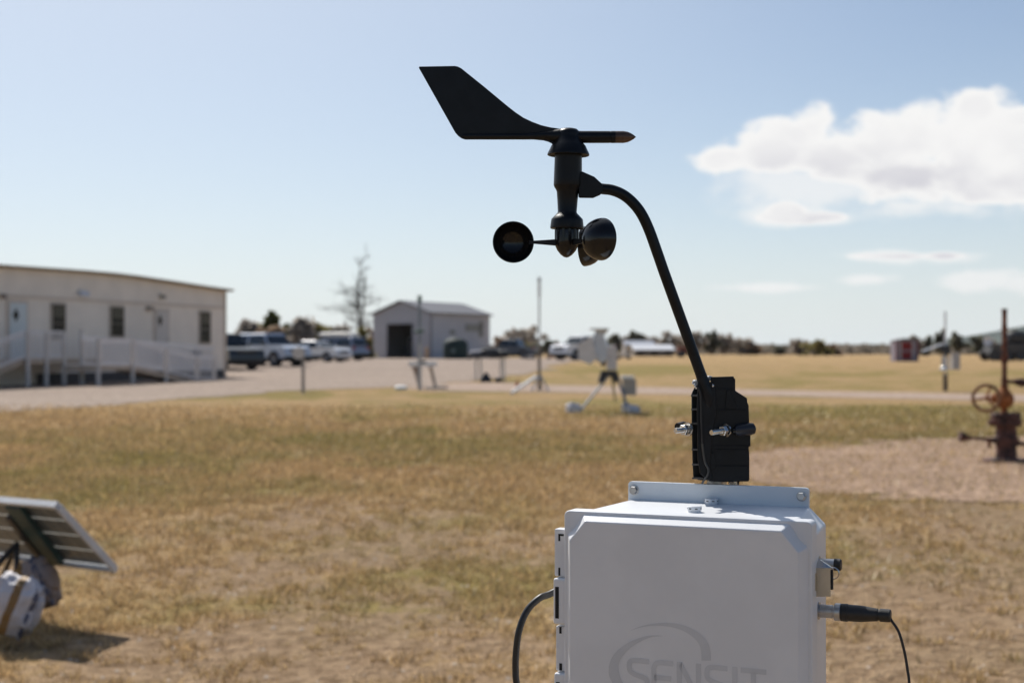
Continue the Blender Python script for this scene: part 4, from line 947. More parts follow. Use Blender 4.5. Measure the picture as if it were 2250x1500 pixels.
for x0, x1, y0, mt_, dx, dy in ((18.5, 55.5, 665, DOO, 35, 692), (341, 367, 684, DO2, 352, 704)):
    s0, _ = Wx(x1, y0); s1, zt = Wx(x0, y0); zb = zt - 2.12
    fr = bb(s0 - .12, s1 + .12, zb, zt + .12, .003, .045, 'door_frame', BND, mob)
    d_ = bb(s0, s1, zb + .01, zt, .047, .075, 'door', mt_, fr)
    sc_, zc_ = Wx(dx, dy, .08)
    m = MB(); m.prism([B(sc_ - .16, .077, zc_), B(sc_, .077, zc_ + .24), B(sc_ + .16, .077, zc_), B(sc_, .077, zc_ - .24)], WN * .008); m.build('door_window', GLS, fr)
    sk, zk = s0 + .1, zb + 1.0; m = MB(); m.blob(B(sk, .10, zk), (.035, .035, .035), p=1, nz=0); m.build('door_knob', ZNC, fr)
for px, py, w_, h_, nm, cl in ((180, 645, 20, 11, 'wall_vent', (.50, .55, .66)), (354, 652, 9, 9, 'wall_lamp', (.25, .23, .19)), (326, 678, 13, 9, 'wall_lamp', (.27, .22, .18)), (4, 651, 9, 11, 'wall_lamp', (.22, .17, .15)), (431, 776, 12, 12, 'meter_box', (.30, .27, .27))):
    s0, z0 = Wx(px + w_ / 2, py + h_ / 2); s1, z1 = Wx(px - w_ / 2, py - h_ / 2); bb(s0, s1, z0, z1, .05, .14, nm, mat(nm + '_paint%d' % px, cl, .5), mob)
# decks: one thing, its boards, posts and railings
DKW = mat('deck_boards', (.46, .37, .29), .75, var=.1, vs=3); RAI = mat('white_railing', (.68, .66, .67), .55, var=.04); PST = mat('deck_post', (.60, .56, .53), .7, var=.06)
dk = thing('access_ramp', 'wooden access ramp and landings with pale railings along the cream building', 'ramp', tuple(B(7, 2, GB)))
def rail(s0, z0, s1, z1, n_, h=.92, step=.17, posts=None, par=dk):
    m = MB(); L_ = abs(s1 - s0); n = max(2, int(L_ / step)); q = lambda t, dz: B(s0 + (s1 - s0) * t, n_, z0 + (z1 - z0) * t + dz)
    for dz, th in ((h, .04), (.10, .03), (h - .12, .02)):
        a, c_ = q(0, dz), q(1, dz); m.hexa([a + V((0, 0, -th)) - WN * .02, a + V((0, 0, th)) - WN * .02, a + V((0, 0, th)) + WN * .02, a + V((0, 0, -th)) + WN * .02], [c_ + V((0, 0, -th)) - WN * .02, c_ + V((0, 0, th)) - WN * .02, c_ + V((0, 0, th)) + WN * .02, c_ + V((0, 0, -th)) + WN * .02])
    for i in range(1, n):
        a = q(i / n, .1); c_ = q(i / n, h); m.box((a + c_) / 2, (.026, .026, h - .1), rz=math.atan2(WD.y, WD.x))
    m.build('railing', RAI, par)
def post(s_, n_, z1, w_=.11):
    m = MB(); a = B(s_, n_, gz(0, B(s_, n_, 0).y) - .02); m.box((a + V((0, 0, (z1 - a.z) / 2))), (w_, w_, z1 - a.z), rz=math.atan2(WD.y, WD.x)); m.build('post', PST, dk)
def deck(s0, z0, s1, z1, n0, n1, th=.16):
    m = MB(); m.hexa([B(s0, n0, z0 - th), B(s1, n0, z1 - th), B(s1, n1, z1 - th), B(s0, n1, z0 - th)], [B(s0, n0, z0), B(s1, n0, z1), B(s1, n1, z1), B(s0, n1, z0)]); m.build('deck', DKW, dk)
NA, NBK = 1.7, 3.1
sA1, zA = Wx(60, 789, NA); sA0, zA0 = Wx(140, 788, NA)
sR0, zR = Wx(215, 805, NBK); sR1, zR1 = Wx(290, 803, NBK); sR2, zR2 = Wx(432, 828, NBK); sE, zE = Wx(470, 830, NBK)
zA = (zA + zA0) / 2
zR = zR1
deck(sA0 - 2.3, zA, sA1, zA, .08, NA)
deck(sA1 + .002, zA, sA1 + 3.4, GB - .05, .3, NA - .1)                        # stairs side slope
rail(sA1, zA, sA0, zA, NA, posts=2); rail(sA1 + .05, zA, sA1 + 3.4, GB, NA - .05)
for s_ in (sA1, sA0, (sA1 + sA0) / 2): post(s_, NA + .02, zA + .95)
post(sA1 + 3.4, NA - .05, GB + 1.1); post(sA1 + 1.7, NA - .05, (zA + GB) / 2 + 1.1)
rail(sA0 - .05, zA, sR0 + .1, zR, NA + .05, h=.92); post(sA0 - .6, NA + .3, zA + 1.05)
deck(sR0, zR, sR1, zR, NA + .003, NBK); deck(sR1 - .002, zR, sR2, GB, NA + .5, NBK)
rail(sR0, zR, sR1, zR, NBK); rail(sR1 - .05, zR, sR2, GB, NBK); rail(sR2 - .05, GB, sE, GB - .02, NBK, h=.95)
rail(sR0 - .3, zR, Wx(470, 800, NA + .5)[0], GB + .3, NA + .5, h=1.0)
for s_, z_ in ((sR0, zR), (sR1, zR), ((sR1 + sR2) / 2, (zR + GB) / 2), (sR2, GB), (sE, GB)): post(s_, NBK + .02, z_ + .95)
bb(.2, 12.5, .2, .62, .01, .06, 'skirting', mat('shade_dark_skirting', (.06, .055, .055), .7), mob)  # near-black colour stands in for the shade under the deck
# ------------------------------------------------------------------ metal shed
A_ = G(820, 135.5); B_ = G(945, 129.); C_ = G(1076, 138.)
zg = gz(0, 130) - .05
shed = thing('metal_shed', 'grey metal workshop with open dark doorway and low pitched roof', 'building', ((A_.x + C_.x) / 2, 136, zg))
def corr(nm, colr, dirv):
    m = mat(nm, colr, .75, var=.04, vs=.4); t = m.node_tree; b = NB(t); oc = b.n('ShaderNodeTexCoord').outputs['Object']
    dt = b.n('ShaderNodeVectorMath', operation='DOT_PRODUCT', i_0=oc, i_1=tuple(dirv)).outputs['Value']
    bn = b.n('ShaderNodeBump', i_Strength=.6, i_Distance=.03, i_Height=b.math('SINE', b.math('MULTIPLY', dt, 2 * math.pi / .3))); t.links.new(bn.outputs[0], t.nodes['Principled BSDF'].inputs['Normal']); return m
fdir = (B_ - A_); fdir.z = 0; fl_ = fdir.length; fdir.normalize(); sdir = (C_ - B_); sdir.z = 0; sl_ = sdir.length; sdir.normalize()
SHF = corr('shed_front', (.44, .43, .45), fdir); SHS = corr('shed_side', (.50, .49, .51), sdir)
def Sg(a, b_, z): return V((A_.x, A_.y, 0)) + fdir * a + sdir * b_ + V((0, 0, z))
EV = EYE + (775 - 687) / FPX * 129.; RG = EYE + (775 - 662.5) / FPX * 132.3
s0_ = fl_ * .50
dx0 = fl_ * .255; dx1 = fl_ * .70; dzt = EYE + (775 - 712) / FPX * 132.5
# front wall built round its opening
s = MB()
def quadf(a0, a1, z0, z1, z0b=None, z1b=None):
    s.hexa([Sg(a0, 0, z0), Sg(a1, 0, z0), Sg(a1, .12, z0), Sg(a0, .12, z0)], [Sg(a0, 0, z1), Sg(a1, 0, z1b or z1), Sg(a1, .12, z1b or z1), Sg(a0, .12, z1)])
rz_ = lambda a: EV + (RG - EV) * (1 - abs(a - s0_) / s0_)
s.prism([Sg(0, 0, zg), Sg(dx0, 0, zg), Sg(dx0, 0, dzt), Sg(dx1, 0, dzt), Sg(dx1, 0, zg), Sg(fl_, 0, zg), Sg(fl_, 0, EV), Sg(s0_, 0, RG), Sg(0, 0, EV)], sdir * .12)
s.build('front_wall', SHF, shed, smooth=0)
s = MB(); s.hexa([Sg(fl_ - .12, .122, zg), Sg(fl_, .122, zg), Sg(fl_, sl_, zg), Sg(fl_ - .12, sl_, zg)], [Sg(fl_ - .12, .122, EV), Sg(fl_, .122, EV), Sg(fl_, sl_, EV), Sg(fl_ - .12, sl_, EV)]); s.build('side_wall', SHS, shed, smooth=0)
s = MB(); s.hexa([Sg(0, .122, zg), Sg(.12, .122, zg), Sg(.12, sl_, zg), Sg(0, sl_, zg)], [Sg(0, .122, EV), Sg(.12, .122, EV), Sg(.12, sl_, EV), Sg(0, sl_, EV)]); s.build('side_wall', SHS, shed, smooth=0)
s = MB(); s.prism([Sg(.121, sl_ - .12, zg), Sg(fl_ - .121, sl_ - .12, zg), Sg(fl_ - .121, sl_ - .12, EV), Sg(s0_, sl_ - .12, RG - .05), Sg(.121, sl_ - .12, EV)], sdir * .12); s.build('back_wall', SHS, shed, smooth=0)
ROF = corr('shed_roof', (.10, .105, .13), sdir)
for sg in (0, 1):
    e0 = -.35 if sg == 0 else fl_ + .35; ze = EV - .35 / s0_ * (RG - EV) + .01; s = MB()
    s.loft([[Sg(e0, -.3, ze), Sg(s0_, -.3, RG + .01), Sg(s0_, -.3, RG + .13), Sg(e0, -.3, ze + .12)], [Sg(e0, sl_ + .3, ze), Sg(s0_, sl_ + .3, RG + .01), Sg(s0_, sl_ + .3, RG + .13), Sg(e0, sl_ + .3, ze + .12)]]); s.build('roof', ROF, shed, smooth=0)
for a0, a1, z0, z1 in ((dx0 - .15, dx0, zg, dzt + .15), (dx1, dx1 + .15, zg, dzt + .15), (dx0, dx1, dzt, dzt + .15)):
    s = MB(); s.hexa([Sg(a0, -.05, z0), Sg(a1, -.05, z0), Sg(a1, -.003, z0), Sg(a0, -.003, z0)], [Sg(a0, -.05, z1), Sg(a1, -.05, z1), Sg(a1, -.003, z1), Sg(a0, -.003, z1)]); s.build('door_trim', mat('shed_trim', (.33, .32, .34), .5), shed)
s = MB(); s.hexa([Sg(fl_, -.06, zg), Sg(fl_ + .06, -.06, zg), Sg(fl_ + .06, .3, zg), Sg(fl_, .3, zg)], [Sg(fl_, -.06, EV - .1), Sg(fl_ + .06, -.06, EV - .1), Sg(fl_ + .06, .3, EV - .1), Sg(fl_, .3, EV - .1)]); s.build('corner_trim', mat('shed_corner', (.25, .24, .26), .5), shed)
for b0, b1, z0, z1, nm in ((6.0, 9.0, 2.9, 3.6, 'window'), (3.3, 4.2, 2.6, 3.0, 'wall_lamp'), (10.8, 11.6, 2.4, 3.9, 'side_door')):
    if b1 > sl_: b0, b1 = sl_ - 2.0, sl_ - 1.2
    s = MB(); s.hexa([Sg(fl_ + .002, b0, zg + z0 - .3), Sg(fl_ + .06, b0, zg + z0 - .3), Sg(fl_ + .06, b1, zg + z0 - .3), Sg(fl_ + .002, b1, zg + z0 - .3)], [Sg(fl_ + .002, b0, zg + z1 - .3), Sg(fl_ + .06, b0, zg + z1 - .3), Sg(fl_ + .06, b1, zg + z1 - .3), Sg(fl_ + .002, b1, zg + z1 - .3)]); s.build(nm, mat('grey_olive', (.24, .24, .22), .5), shed)
s = MB(); s.prism([Sg(.13, .13, zg + .055), Sg(fl_ - .13, .13, zg + .055), Sg(fl_ - .13, sl_ - .13, zg + .055), Sg(.13, sl_ - .13, zg + .055)], (0, 0, .03)); s.build('floor', mat('shade_dark_floor', (.035, .033, .032), .8), shed)  # floor coloured near black so the doorway reads as deep shade
s = MB(); s.prism([Sg(.13, sl_ - .16, zg + .09), Sg(fl_ - .13, sl_ - .16, zg + .09), Sg(fl_ - .13, sl_ - .16, EV - .1), Sg(.13, sl_ - .16, EV - .1)], sdir * .03); s.build('shade_lining', mat('shade_dark_lining', (.03, .028, .027), .8), shed)  # added panel, its near-black colour stands for the shade inside
# dim goods inside the doorway
s = MB(); s.box(Sg(dx0 + 1.2, 2.5, zg + .7), (.9, .9, 1.4)); s.blob(Sg(dx0 + 1.3, 2.4, zg + 1.7), (.4, .4, .4)); 
cr = s.build('storage_crate', mat('grey_goods', (.06, .06, .06), .6)); tag(cr, 'dim crate standing just inside the open doorway of the metal shed', 'crate')
# dark green tank in front of the shed
D = 122.; k = D / FPX; c = G(1001, D)
tk = thing('storage_tank', 'dark green rounded storage tank in front of the metal shed', 'tank', tuple(c)); GRN = mat('dark_green', (.008, .024, .022), .7, var=.2, vs=1.)
s = MB(); s.lathe((c.x, D, c.z), (0, 0, 1), [(0, 27 * k), (20 * k, 27.5 * k), (34 * k, 27 * k), (41 * k, 23 * k), (45 * k, 15 * k), (46.5 * k, 6 * k)], 36); s.build('shell', GRN, tk, smooth=50)
s = MB(); s.lathe((c.x, D, c.z + 46 * k), (0, 0, 1), [(0, 6 * k), (2 * k, 6 * k), (2.4 * k, 5 * k)], 20); s.build('lid', DKM, tk)
s = MB(); s.cyl((c.x - 4 * k, D - 27.6 * k, c.z + 18 * k), (c.x - 4 * k, D - 27.2 * k, c.z + 18 * k), 5 * k, n=20); s.build('badge', mat('faded_disc', (.10, .14, .14), .5), tk)
c = G(937, 124.); kk = 124 / FPX
for nm, px, h_, r_, colr, lbx in (('gas_bottle', 938, 27, 4.5, (.52, .34, .20), 'tall tan cylinder standing at the front corner of the metal shed'),):
    c = G(px, 124.); s = MB(); s.lathe(c, (0, 0, 1), [(0, r_ * kk), (h_ * .85 * kk, r_ * kk), (h_ * .95 * kk, r_ * .6 * kk), (h_ * kk, r_ * .3 * kk)], 16); tag(s.build(nm, mat(nm + '_paint', colr, .5)), lbx, 'cylinder')
for px, D_, w_, h_, colr, nm, lbx in ((1166, 118., 17, 9, (.62, .62, .62), 'white_trough', 'low white trough beside the drive left of the white truck'), (1215, 120., 26, 6, (.45, .12, .10), 'red_barrier', 'low faded red barrier in front of the white truck'),
                                    (1370, 118., 32, 11, (.62, .58, .54), 'small_trailer', 'small pale trailer behind the sensor tripod'), (1040, 116., 22, 14, (.42, .36, .28), 'tan_bin', 'tan bin standing right of the dark green tank')):
    c = G(px, D_); kk = D_ / FPX; r = thing(nm, lbx, nm.split('_')[1], tuple(c)); s = MB()
    s.loft([[(c.x + x * w_ * kk / 2, c.y + y, c.z + .15) for x, y in ((-.9, -.4), (.9, -.4), (.9, .4), (-.9, .4))], [(c.x + x * w_ * kk / 2, c.y + y, c.z + h_ * kk) for x, y in ((-1, -.5), (1, -.5), (1, .5), (-1, .5))]]); s.build('body', mat(nm + '_m', colr, .6, var=.1), r, bevel=.03)
    for sx in (-.7, .7):
        s = MB(); s.cyl((c.x + sx * w_ * kk / 2, c.y - .42, c.z + .16), (c.x + sx * w_ * kk / 2, c.y + .42, c.z + .16), .16, n=14); s.build('wheel' if 'trailer' in nm else 'skid', DKM, r)
# low white building and red thing further right
def simple_house(px0, px1, ybase, yeave, yridge, D, name, label, cat, wallc, roofc, depth=6., doors=0):
    k = D / FPX; x0 = (px0 - 1125) * k; x1 = (px1 - 1125) * k; zb = gz(0, D); ze = EYE + (775 - yeave) * k; zr = EYE + (775 - yridge) * k
    r = thing(name, label, cat, ((x0 + x1) / 2, D + depth / 2, zb)); s = MB()
    s.loft([[(x, D, zb - .1), (x, D + depth, zb - .1), (x, D + depth, ze), (x, D + depth / 2, zr - .02), (x, D, ze)] for x in (x0 + .2, x1 - .2)]); s.build('wall', mat(name + '_wall', wallc, .6, var=.05), r, smooth=0)
    for sg in (0, 1):
        s = MB(); y0 = D - .3 if sg == 0 else D + depth + .3; s.loft([[(x, y0, ze - .03), (x, D + depth / 2, zr), (x, D + depth / 2, zr + .1), (x, y0, ze + .07)] for x in (x0, x1)]); s.build('roof', mat(name + '_roof', roofc, .4, var=.04), r, smooth=0)
    for i in range(doors):
        xx_ = x0 + (x1 - x0) * (i + .5) / doors; s = MB(); s.box((xx_, D - .02, zb + (ze - zb) * .45), (.9, .03, (ze - zb) * .8)); s.build('door', mat('dark_opening', (.05, .045, .04), .7), r)
    return r
simple_house(1392, 1484, 783, 769, 758, 190., 'low_barn', 'long low barn with a white metal roof behind the field', 'barn', (.17, .145, .125), (.55, .55, .57), 9., 3)
simple_house(1372, 1440, 779, 758, 749, 240., 'farm_shed', 'pale grey roofed shed behind the long low barn', 'shed', (.30, .28, .27), (.26, .27, .31), 8.)
c = G(1508, 150.); kk = 150 / FPX; r = thing('farm_wagon', 'small dark red farm wagon at the edge of the field', 'wagon', tuple(c))
s = MB(); s.loft([[(c.x + x * kk, c.y + y, c.z + .5) for x, y in ((-18, -.8), (18, -.8), (18, .8), (-18, .8))], [(c.x + x * kk, c.y + y, c.z + 1.15) for x, y in ((-20, -.9), (20, -.9), (20, .9), (-20, .9))]]); s.build('bed', mat('wagon_red', (.16, .045, .035), .6), r, bevel=.05)
for sx in (-12, 12):
    for sy in (-.8, .8):
        s = MB(); s.cyl((c.x + sx * kk, c.y + sy - .1, c.z + .38), (c.x + sx * kk, c.y + sy + .1, c.z + .38), .38, n=18); s.build('wheel', DKM, r)
# dark trailer with a dish behind the wellhead
D = 105.; k = D / FPX; c = G(2210, D); r = thing('stock_trailer', 'dark low trailer partly hidden behind the rusty wellhead', 'trailer', tuple(c))
s = MB(); s.loft([[(c.x + x * k, D + y, c.z + .55) for x, y in ((-42, -1), (40, -1), (40, 1), (-42, 1))], [(c.x + x * k, D + y, c.z + 1.25) for x, y in ((-38, -1), (40, -1), (40, 1), (-38, 1))]]); s.build('bed', mat('trailer_dark', (.06, .055, .055), .5, var=.3), r, bevel=.06)
for sx in (-36, -8, 24):
    for sy in (-.9, .9):
        s = MB(); s.cyl((c.x + sx * k, D + sy - .12, c.z + .42), (c.x + sx * k, D + sy + .12, c.z + .42), .42, n=18); s.build('wheel', DKM, r)
s = MB(); s.blob((c.x + 22 * k, D, c.z + 1.7), (.75, .6, .5), p=.6, nz=.15); s.build('load', DKM, r, smooth=70)
s = MB(); s.lathe((c.x - 42 * k, D - .2, c.z + 1.45), (-.2, -1, .15), [(0, .02), (.03, .2), (.09, .33), (.10, .33), (.04, .2), (.01, .02)], 24); o = s.build('dish', WSH, r)
s = MB(); s.cyl((c.x - 40 * k, D - .15, c.z + .9), (c.x - 41 * k, D - .15, c.z + 1.42), .04, n=8); s.build('dish_post', GLV, r)
# ------------------------------------------------------------------ vehicles (x forward, z up, built in their own frame)
TYR = mat('tyre', (.018, .018, .019), .8); RIM = mat('wheel_rim', (.30, .30, .32), .4, .6); CGL = mat('car_glass', (.015, .02, .025), .05, var=.1, vs=1, spec=.7)
BMP = mat('black_trim', (.02, .02, .022), .6); HDL = mat('headlamp', (.55, .56, .58), .12, var=.05, spec=.8); TLL = mat('tail_lamp', (.28, .02, .025), .3)
def paint(nm, colr, metal=.15): return mat(nm, colr, .32, metal, var=.03, vs=1.5, coat=.8)
def vehicle(name, label, px, D, yaw, L_, Wd, H, hood, belt, cab, pnt, wheel=.36, bed=False, rack=None, dark_low=False, gr='vehicles parked by the drive'):
    """cab: x of windscreen base, roof front, roof rear, rear glass base (as fractions of length from the front)"""
    r = thing(name, label, name.split('_')[-1] if name.split('_')[-1] != 'vehicle' else 'car', tuple(G(px, D)), gr, rz=yaw)
    X = lambda f: L_ * (.5 - f); hw = Wd / 2; gc = .22
    prof = [(X(0), gc + .22), (X(0) + .02, belt * .62), (X(.02), hood * .9), (X(.06), hood), (X(cab[0]), hood + .05)]
    if bed: prof += [(X(cab[0]), belt), (X(cab[3]), belt), (X(cab[3]), belt * .98), (X(.995), belt * .98), (X(1), gc + .25)]
    else: prof += [(X(cab[0]), belt), (X(cab[3]), belt + .02), (X(.97), belt - .02), (X(1), belt * .72), (X(1), gc + .22)]
    # side profile with wheel openings
    wf, wr = X(.19), X(.80); wr_ = wheel * 1.14
    low = [(X(1) , gc + .20)]
    for cx_ in (wr, wf):
        for k_ in range(9):
            a = math.pi * (1 - k_ / 8); low.append((cx_ + wr_ * math.cos(a), max(gc, wheel + wr_ * math.sin(a))))
    low += [(X(0), gc + .20)]
    poly = prof + low[::1] if False else prof + low
    s = MB(); rings = [[(x, y, z) for x, z in poly] for y in (-hw, hw)]
    s.loft([[V((x, -hw * .93, z)) for x, z in poly], [V((x, -hw, z * .97 + .02)) for x, z in poly], [V((x, hw, z * .97 + .02)) for x, z in poly], [V((x, hw * .93, z)) for x, z in poly]])
    bod = s.build('body', pnt, r, smooth=40, bevel=.03, local=True)
    # cabin
    tw = hw * .76; lo = [(X(cab[0]), -hw * .92), (X(cab[3]), -hw * .92), (X(cab[3]), hw * .92), (X(cab[0]), hw * .92)]; hi = [(X(cab[1]), -tw), (X(cab[2]), -tw), (X(cab[2]), tw), (X(cab[1]), tw)]
    s = MB(); s.loft([[(x, y, belt - .02) for x, y in lo], [(x, y, H - .05) for x, y in hi], [(x * .98, y * .9, H) for x, y in hi]]); s.build('cabin', pnt, r, smooth=50, bevel=.03, local=True)
    def lerp(a, c, t): return a + (c - a) * t
    z0, z1 = belt + .03, H - .10
    def cp(i, t):  # point on the cabin edge i at height t in 0..1
        return V((lerp(lo[i][0], hi[i][0], t), lerp(lo[i][1], hi[i][1], t), lerp(belt - .02, H - .05, t)))
    t0, t1 = .08, .88
    for (i, j, out, nm, sh) in ((3, 0, V((.012, 0, .008)), 'windscreen', .06), (1, 2, V((-.012, 0, .008)), 'rear_window', .08)):
        a, b_, c_, d = cp(i, t0), cp(j, t0), cp(j, t1), cp(i, t1); m = (a + b_ + c_ + d) / 4
        q = [m + (p - m) * (1 - sh) + out for p in (a, b_, c_, d)]; s = MB(); s.prism(q, out * .6); s.build(nm, CGL, r, local=True, smooth=0)
    for sgn, (i, j) in ((-1, (0, 1)), (1, (3, 2))):
        out = V((0, .012 * sgn, .003)); cuts = [(.04, .47), (.52, .93)] if not bed else [(.05, .56), (.62, .94)]
        for c0, c1 in cuts:
            q = []
            for (c_, t) in ((c0, t0), (c1, t0), (c1, t1), (c0, t1)):
                a, b_ = cp(i, t), cp(j, t); q.append(a + (b_ - a) * c_ + out)
            s = MB(); s.prism(q, out * .5); s.build('side_window', CGL, r, local=True, smooth=0)
        s = MB(); s.blob((X(cab[0]) - .25, sgn * (hw + .10), belt + .10), (.09, .11, .08), p=.8, nz=0, seg=10, ring=6); s.build('mirror', BMP if dark_low else pnt, r, local=True, smooth=70)
        s = MB(); s.box((X(.035), sgn * hw * .74, hood * .80), (.16, hw * .36, .16)); s.build('headlight', HDL, r, local=True, bevel=.03)
        s = MB(); s.box((X(.985), sgn * hw * .84, belt * .86), (.14, hw * .24, .26)); s.build('tail_light', TLL, r, local=True, bevel=.02)
        for cx_ in (wf, wr):
            s = MB(); s.lathe((cx_, sgn * (hw - .22), wheel), (0, sgn, 0), [(0, wheel * .9), (.02, wheel), (.20, wheel), (.225, wheel * .93), (.225, wheel * .66), (.20, wheel * .62)], 24); w_ = s.build('wheel', TYR, r, local=True, smooth=40)
            s = MB(); s.lathe((cx_, sgn * (hw - .03), wheel), (0, sgn, 0), [(0, wheel * .64), (.02, wheel * .62), (.008, wheel * .5), (.012, wheel * .18), (.03, wheel * .14)], 10); s.build('rim', RIM, w_, local=True, smooth=0)
    for sgn in (-1, 1):
        s = MB(); s.box((0, sgn * (hw - .02), gc + .12), (L_ * .55, .07, .22)); s.build('sill', BMP, r, local=True, bevel=.02)
        for cx_ in (wf, wr):
            s = MB(); s.lathe((cx_, sgn * (hw - .30), wheel), (0, sgn, 0), [(0, wheel * 1.16), (.03, wheel * 1.16)], 24); s.build('wheel_well', BMP, r, local=True)
    s = MB(); s.box((X(.003), 0, hood * .72), (.06, hw * 1.05, hood * .26)); s.build('grille', BMP, r, local=True, bevel=.02)
    s = MB(); s.box((X(.0), 0, gc + .20), (.14, Wd * .96, .22)); s.build('front_bumper', BMP if dark_low else pnt, r, local=True, bevel=.05)
    s = MB(); s.box((X(1.0), 0, gc + .24), (.12, Wd * .94, .20)); s.build('rear_bumper', BMP if dark_low else pnt, r, local=True, bevel=.05)
    s = MB(); s.box((0, 0, gc + .06), (L_ * .9, Wd * .8, .12)); s.build('underbody', BMP, r, local=True)
    if bed:
        s = MB(); s.box(((X(cab[3]) + X(.99)) / 2 , 0, belt * .96 + .01), (X(cab[3]) - X(.99) - .16, Wd * .82, .04)); s.build('bed_floor', BMP, r, local=True)
    return r
vehicle('pickup_truck', 'black pickup truck half hidden behind the cream building', 489, 72., R(-52), 5.3, 1.95, 1.78, 1.08, 1.12, (.30, .39, .62, .68), paint('black_paint', (.008, .009, .011), 0.), .40, bed=True, dark_low=True)
vehicle('parked_suv', 'silver blue sport utility car parked beside the black pickup', 588, 77., R(-38), 4.75, 1.92, 1.74, 1.06, 1.10, (.28, .38, .90, .985), paint('silver_blue_paint', (.46, .51, .60)), .38, dark_low=True)
vehicle('parked_sedan', 'low silver saloon car with a bright bonnet, third in the row', 697, 97., R(-30), 4.6, 1.8, 1.46, .92, .95, (.27, .42, .68, .84), paint('silver_paint', (.66, .66, .68)), .33)
rv = vehicle('parked_minivan', 'blue grey minivan with a pale load on its roof, last in the row', 740, 108., R(146), 4.9, 1.95, 1.75, 1.02, 1.08, (.22, .34, .93, .99), paint('blue_grey_paint', (.22, .25, .33)), .36, dark_low=True)
s = MB(); s.loft([[(x, y, 1.80) for x, y in ((1.3, -.6), (-1.7, -.6), (-1.7, .6), (1.3, .6))], [(x, y, 2.02) for x, y in ((1.4, -.62), (-1.7, -.62), (-1.7, .62), (1.4, .62))], [(x, y, 2.14) for x, y in ((1.0, -.5), (-1.5, -.5), (-1.5, .5), (1.0, .5))]])
s.build('roof_box', mat('cream_load', (.80, .76, .68), .5), rv, local=True, bevel=.05)
s = MB(); s.box((-.2, 0, 1.775), (2.9, 1.25, .05)); s.build('roof_rack', BMP, rv, local=True)
vehicle('grey_pickup', 'dark grey pickup with blue windows behind the equipment table', 1122, 128., R(158), 5.2, 1.9, 1.75, 1.05, 1.1, (.30, .40, .66, .72), paint('dark_grey_paint', (.12, .13, .15)), .38, bed=True, dark_low=True)
vehicle('white_truck', 'white pickup truck facing the camera, partly behind the sensor tripod', 1282, 112., R(222), 5.5, 2.0, 1.90, 1.22, 1.22, (.28, .36, .62, .68), paint('white_truck_paint', (.74, .74, .76), .0), .42, bed=True, dark_low=True)
# ------------------------------------------------------------------ trees and shrubs
def leafmesh(cent, size, stretch=1., up=0.):
    n = len(cent); a = rng.normal(size=(n, 3)); a[:, 2] = a[:, 2] * (1 + up * 3); a /= np.linalg.norm(a, axis=1)[:, None]
    b_ = rng.normal(size=(n, 3)); b_ -= a * (a * b_).sum(1)[:, None]; b_ /= np.linalg.norm(b_, axis=1)[:, None]
    sz = (size * (.6 + .8 * rng.random(n)))[:, None]; a = a * sz * stretch; b_ = b_ * sz
    co = np.stack([cent - a - b_, cent + a - b_, cent + a + b_, cent - a + b_], 1).reshape(-1, 3)
    return co, np.arange(4 * n).reshape(-1, 4)
def foliage(nm, c1, c2, tr=.25):
    if nm in MATS: return MATS[nm]
    m = bpy.data.materials.new(nm); t = nt(m); b = NB(t); s_ = b.n('ShaderNodeAttribute', attribute_name='shade').outputs['Fac']
    c = b.mix(s_, c1, c2); d = b.n('ShaderNodeBsdfDiffuse', i_Color=c); tt = b.n('ShaderNodeBsdfTranslucent', i_Color=c)
    mx = b.n('ShaderNodeMixShader', i_0=tr, i_1=d.outputs[0], i_2=tt.outputs[0]); b.n('ShaderNodeOutputMaterial', i_Surface=mx.outputs[0]); MATS[nm] = m; return m
BARK = mat('bark', (.10, .085, .075), .9, var=.3, vs=5)
F_EVG = foliage('evergreen_leaves', (.05, .056, .026), (.14, .14, .055), .45); F_OLV = foliage('olive_leaves', (.14, .125, .052), (.31, .27, .115), .55)
F_TWG = foliage('bare_twigs', (.26, .23, .20), (.50, .45, .40), .55); F_DRK = foliage('dark_leaves', (.10, .105, .075), (.22, .21, .16), .55); F_BRN = foliage('brown_leaves', (.24, .175, .125), (.44, .33, .24), .55)
F_GRY = foliage('grey_twigs', (.27, .235, .205), (.50, .45, .395), .55)
def clumps(x, D, zb, wd, ht, dep, n, nl, shape='round'):
    """leaf centres gathered in clumps through the crown's volume"""
    out = []
    for i in range(n):
        for _ in range(30):
            p = rng.random(3) * 2 - 1
            if shape == 'round' and (p ** 2).sum() < 1: break
            if shape == 'cone' and abs(p[0]) < (1 - (p[2] + 1) / 2) * .95 + .08 and abs(p[1]) < 1: break
            if shape == 'mound' and p[2] * .5 + .5 < (1 - p[0] ** 2) * (.65 + .45 * rng.random()): break
        r_ = (.13 + .16 * rng.random()); q = rng.normal(size=(nl, 3)) * r_ * .55
        out.append(p[None] + q)
    q = np.concatenate(out); return np.stack([x + q[:, 0] * wd, D + q[:, 1] * dep, zb + (q[:, 2] + 1) / 2 * ht], -1)
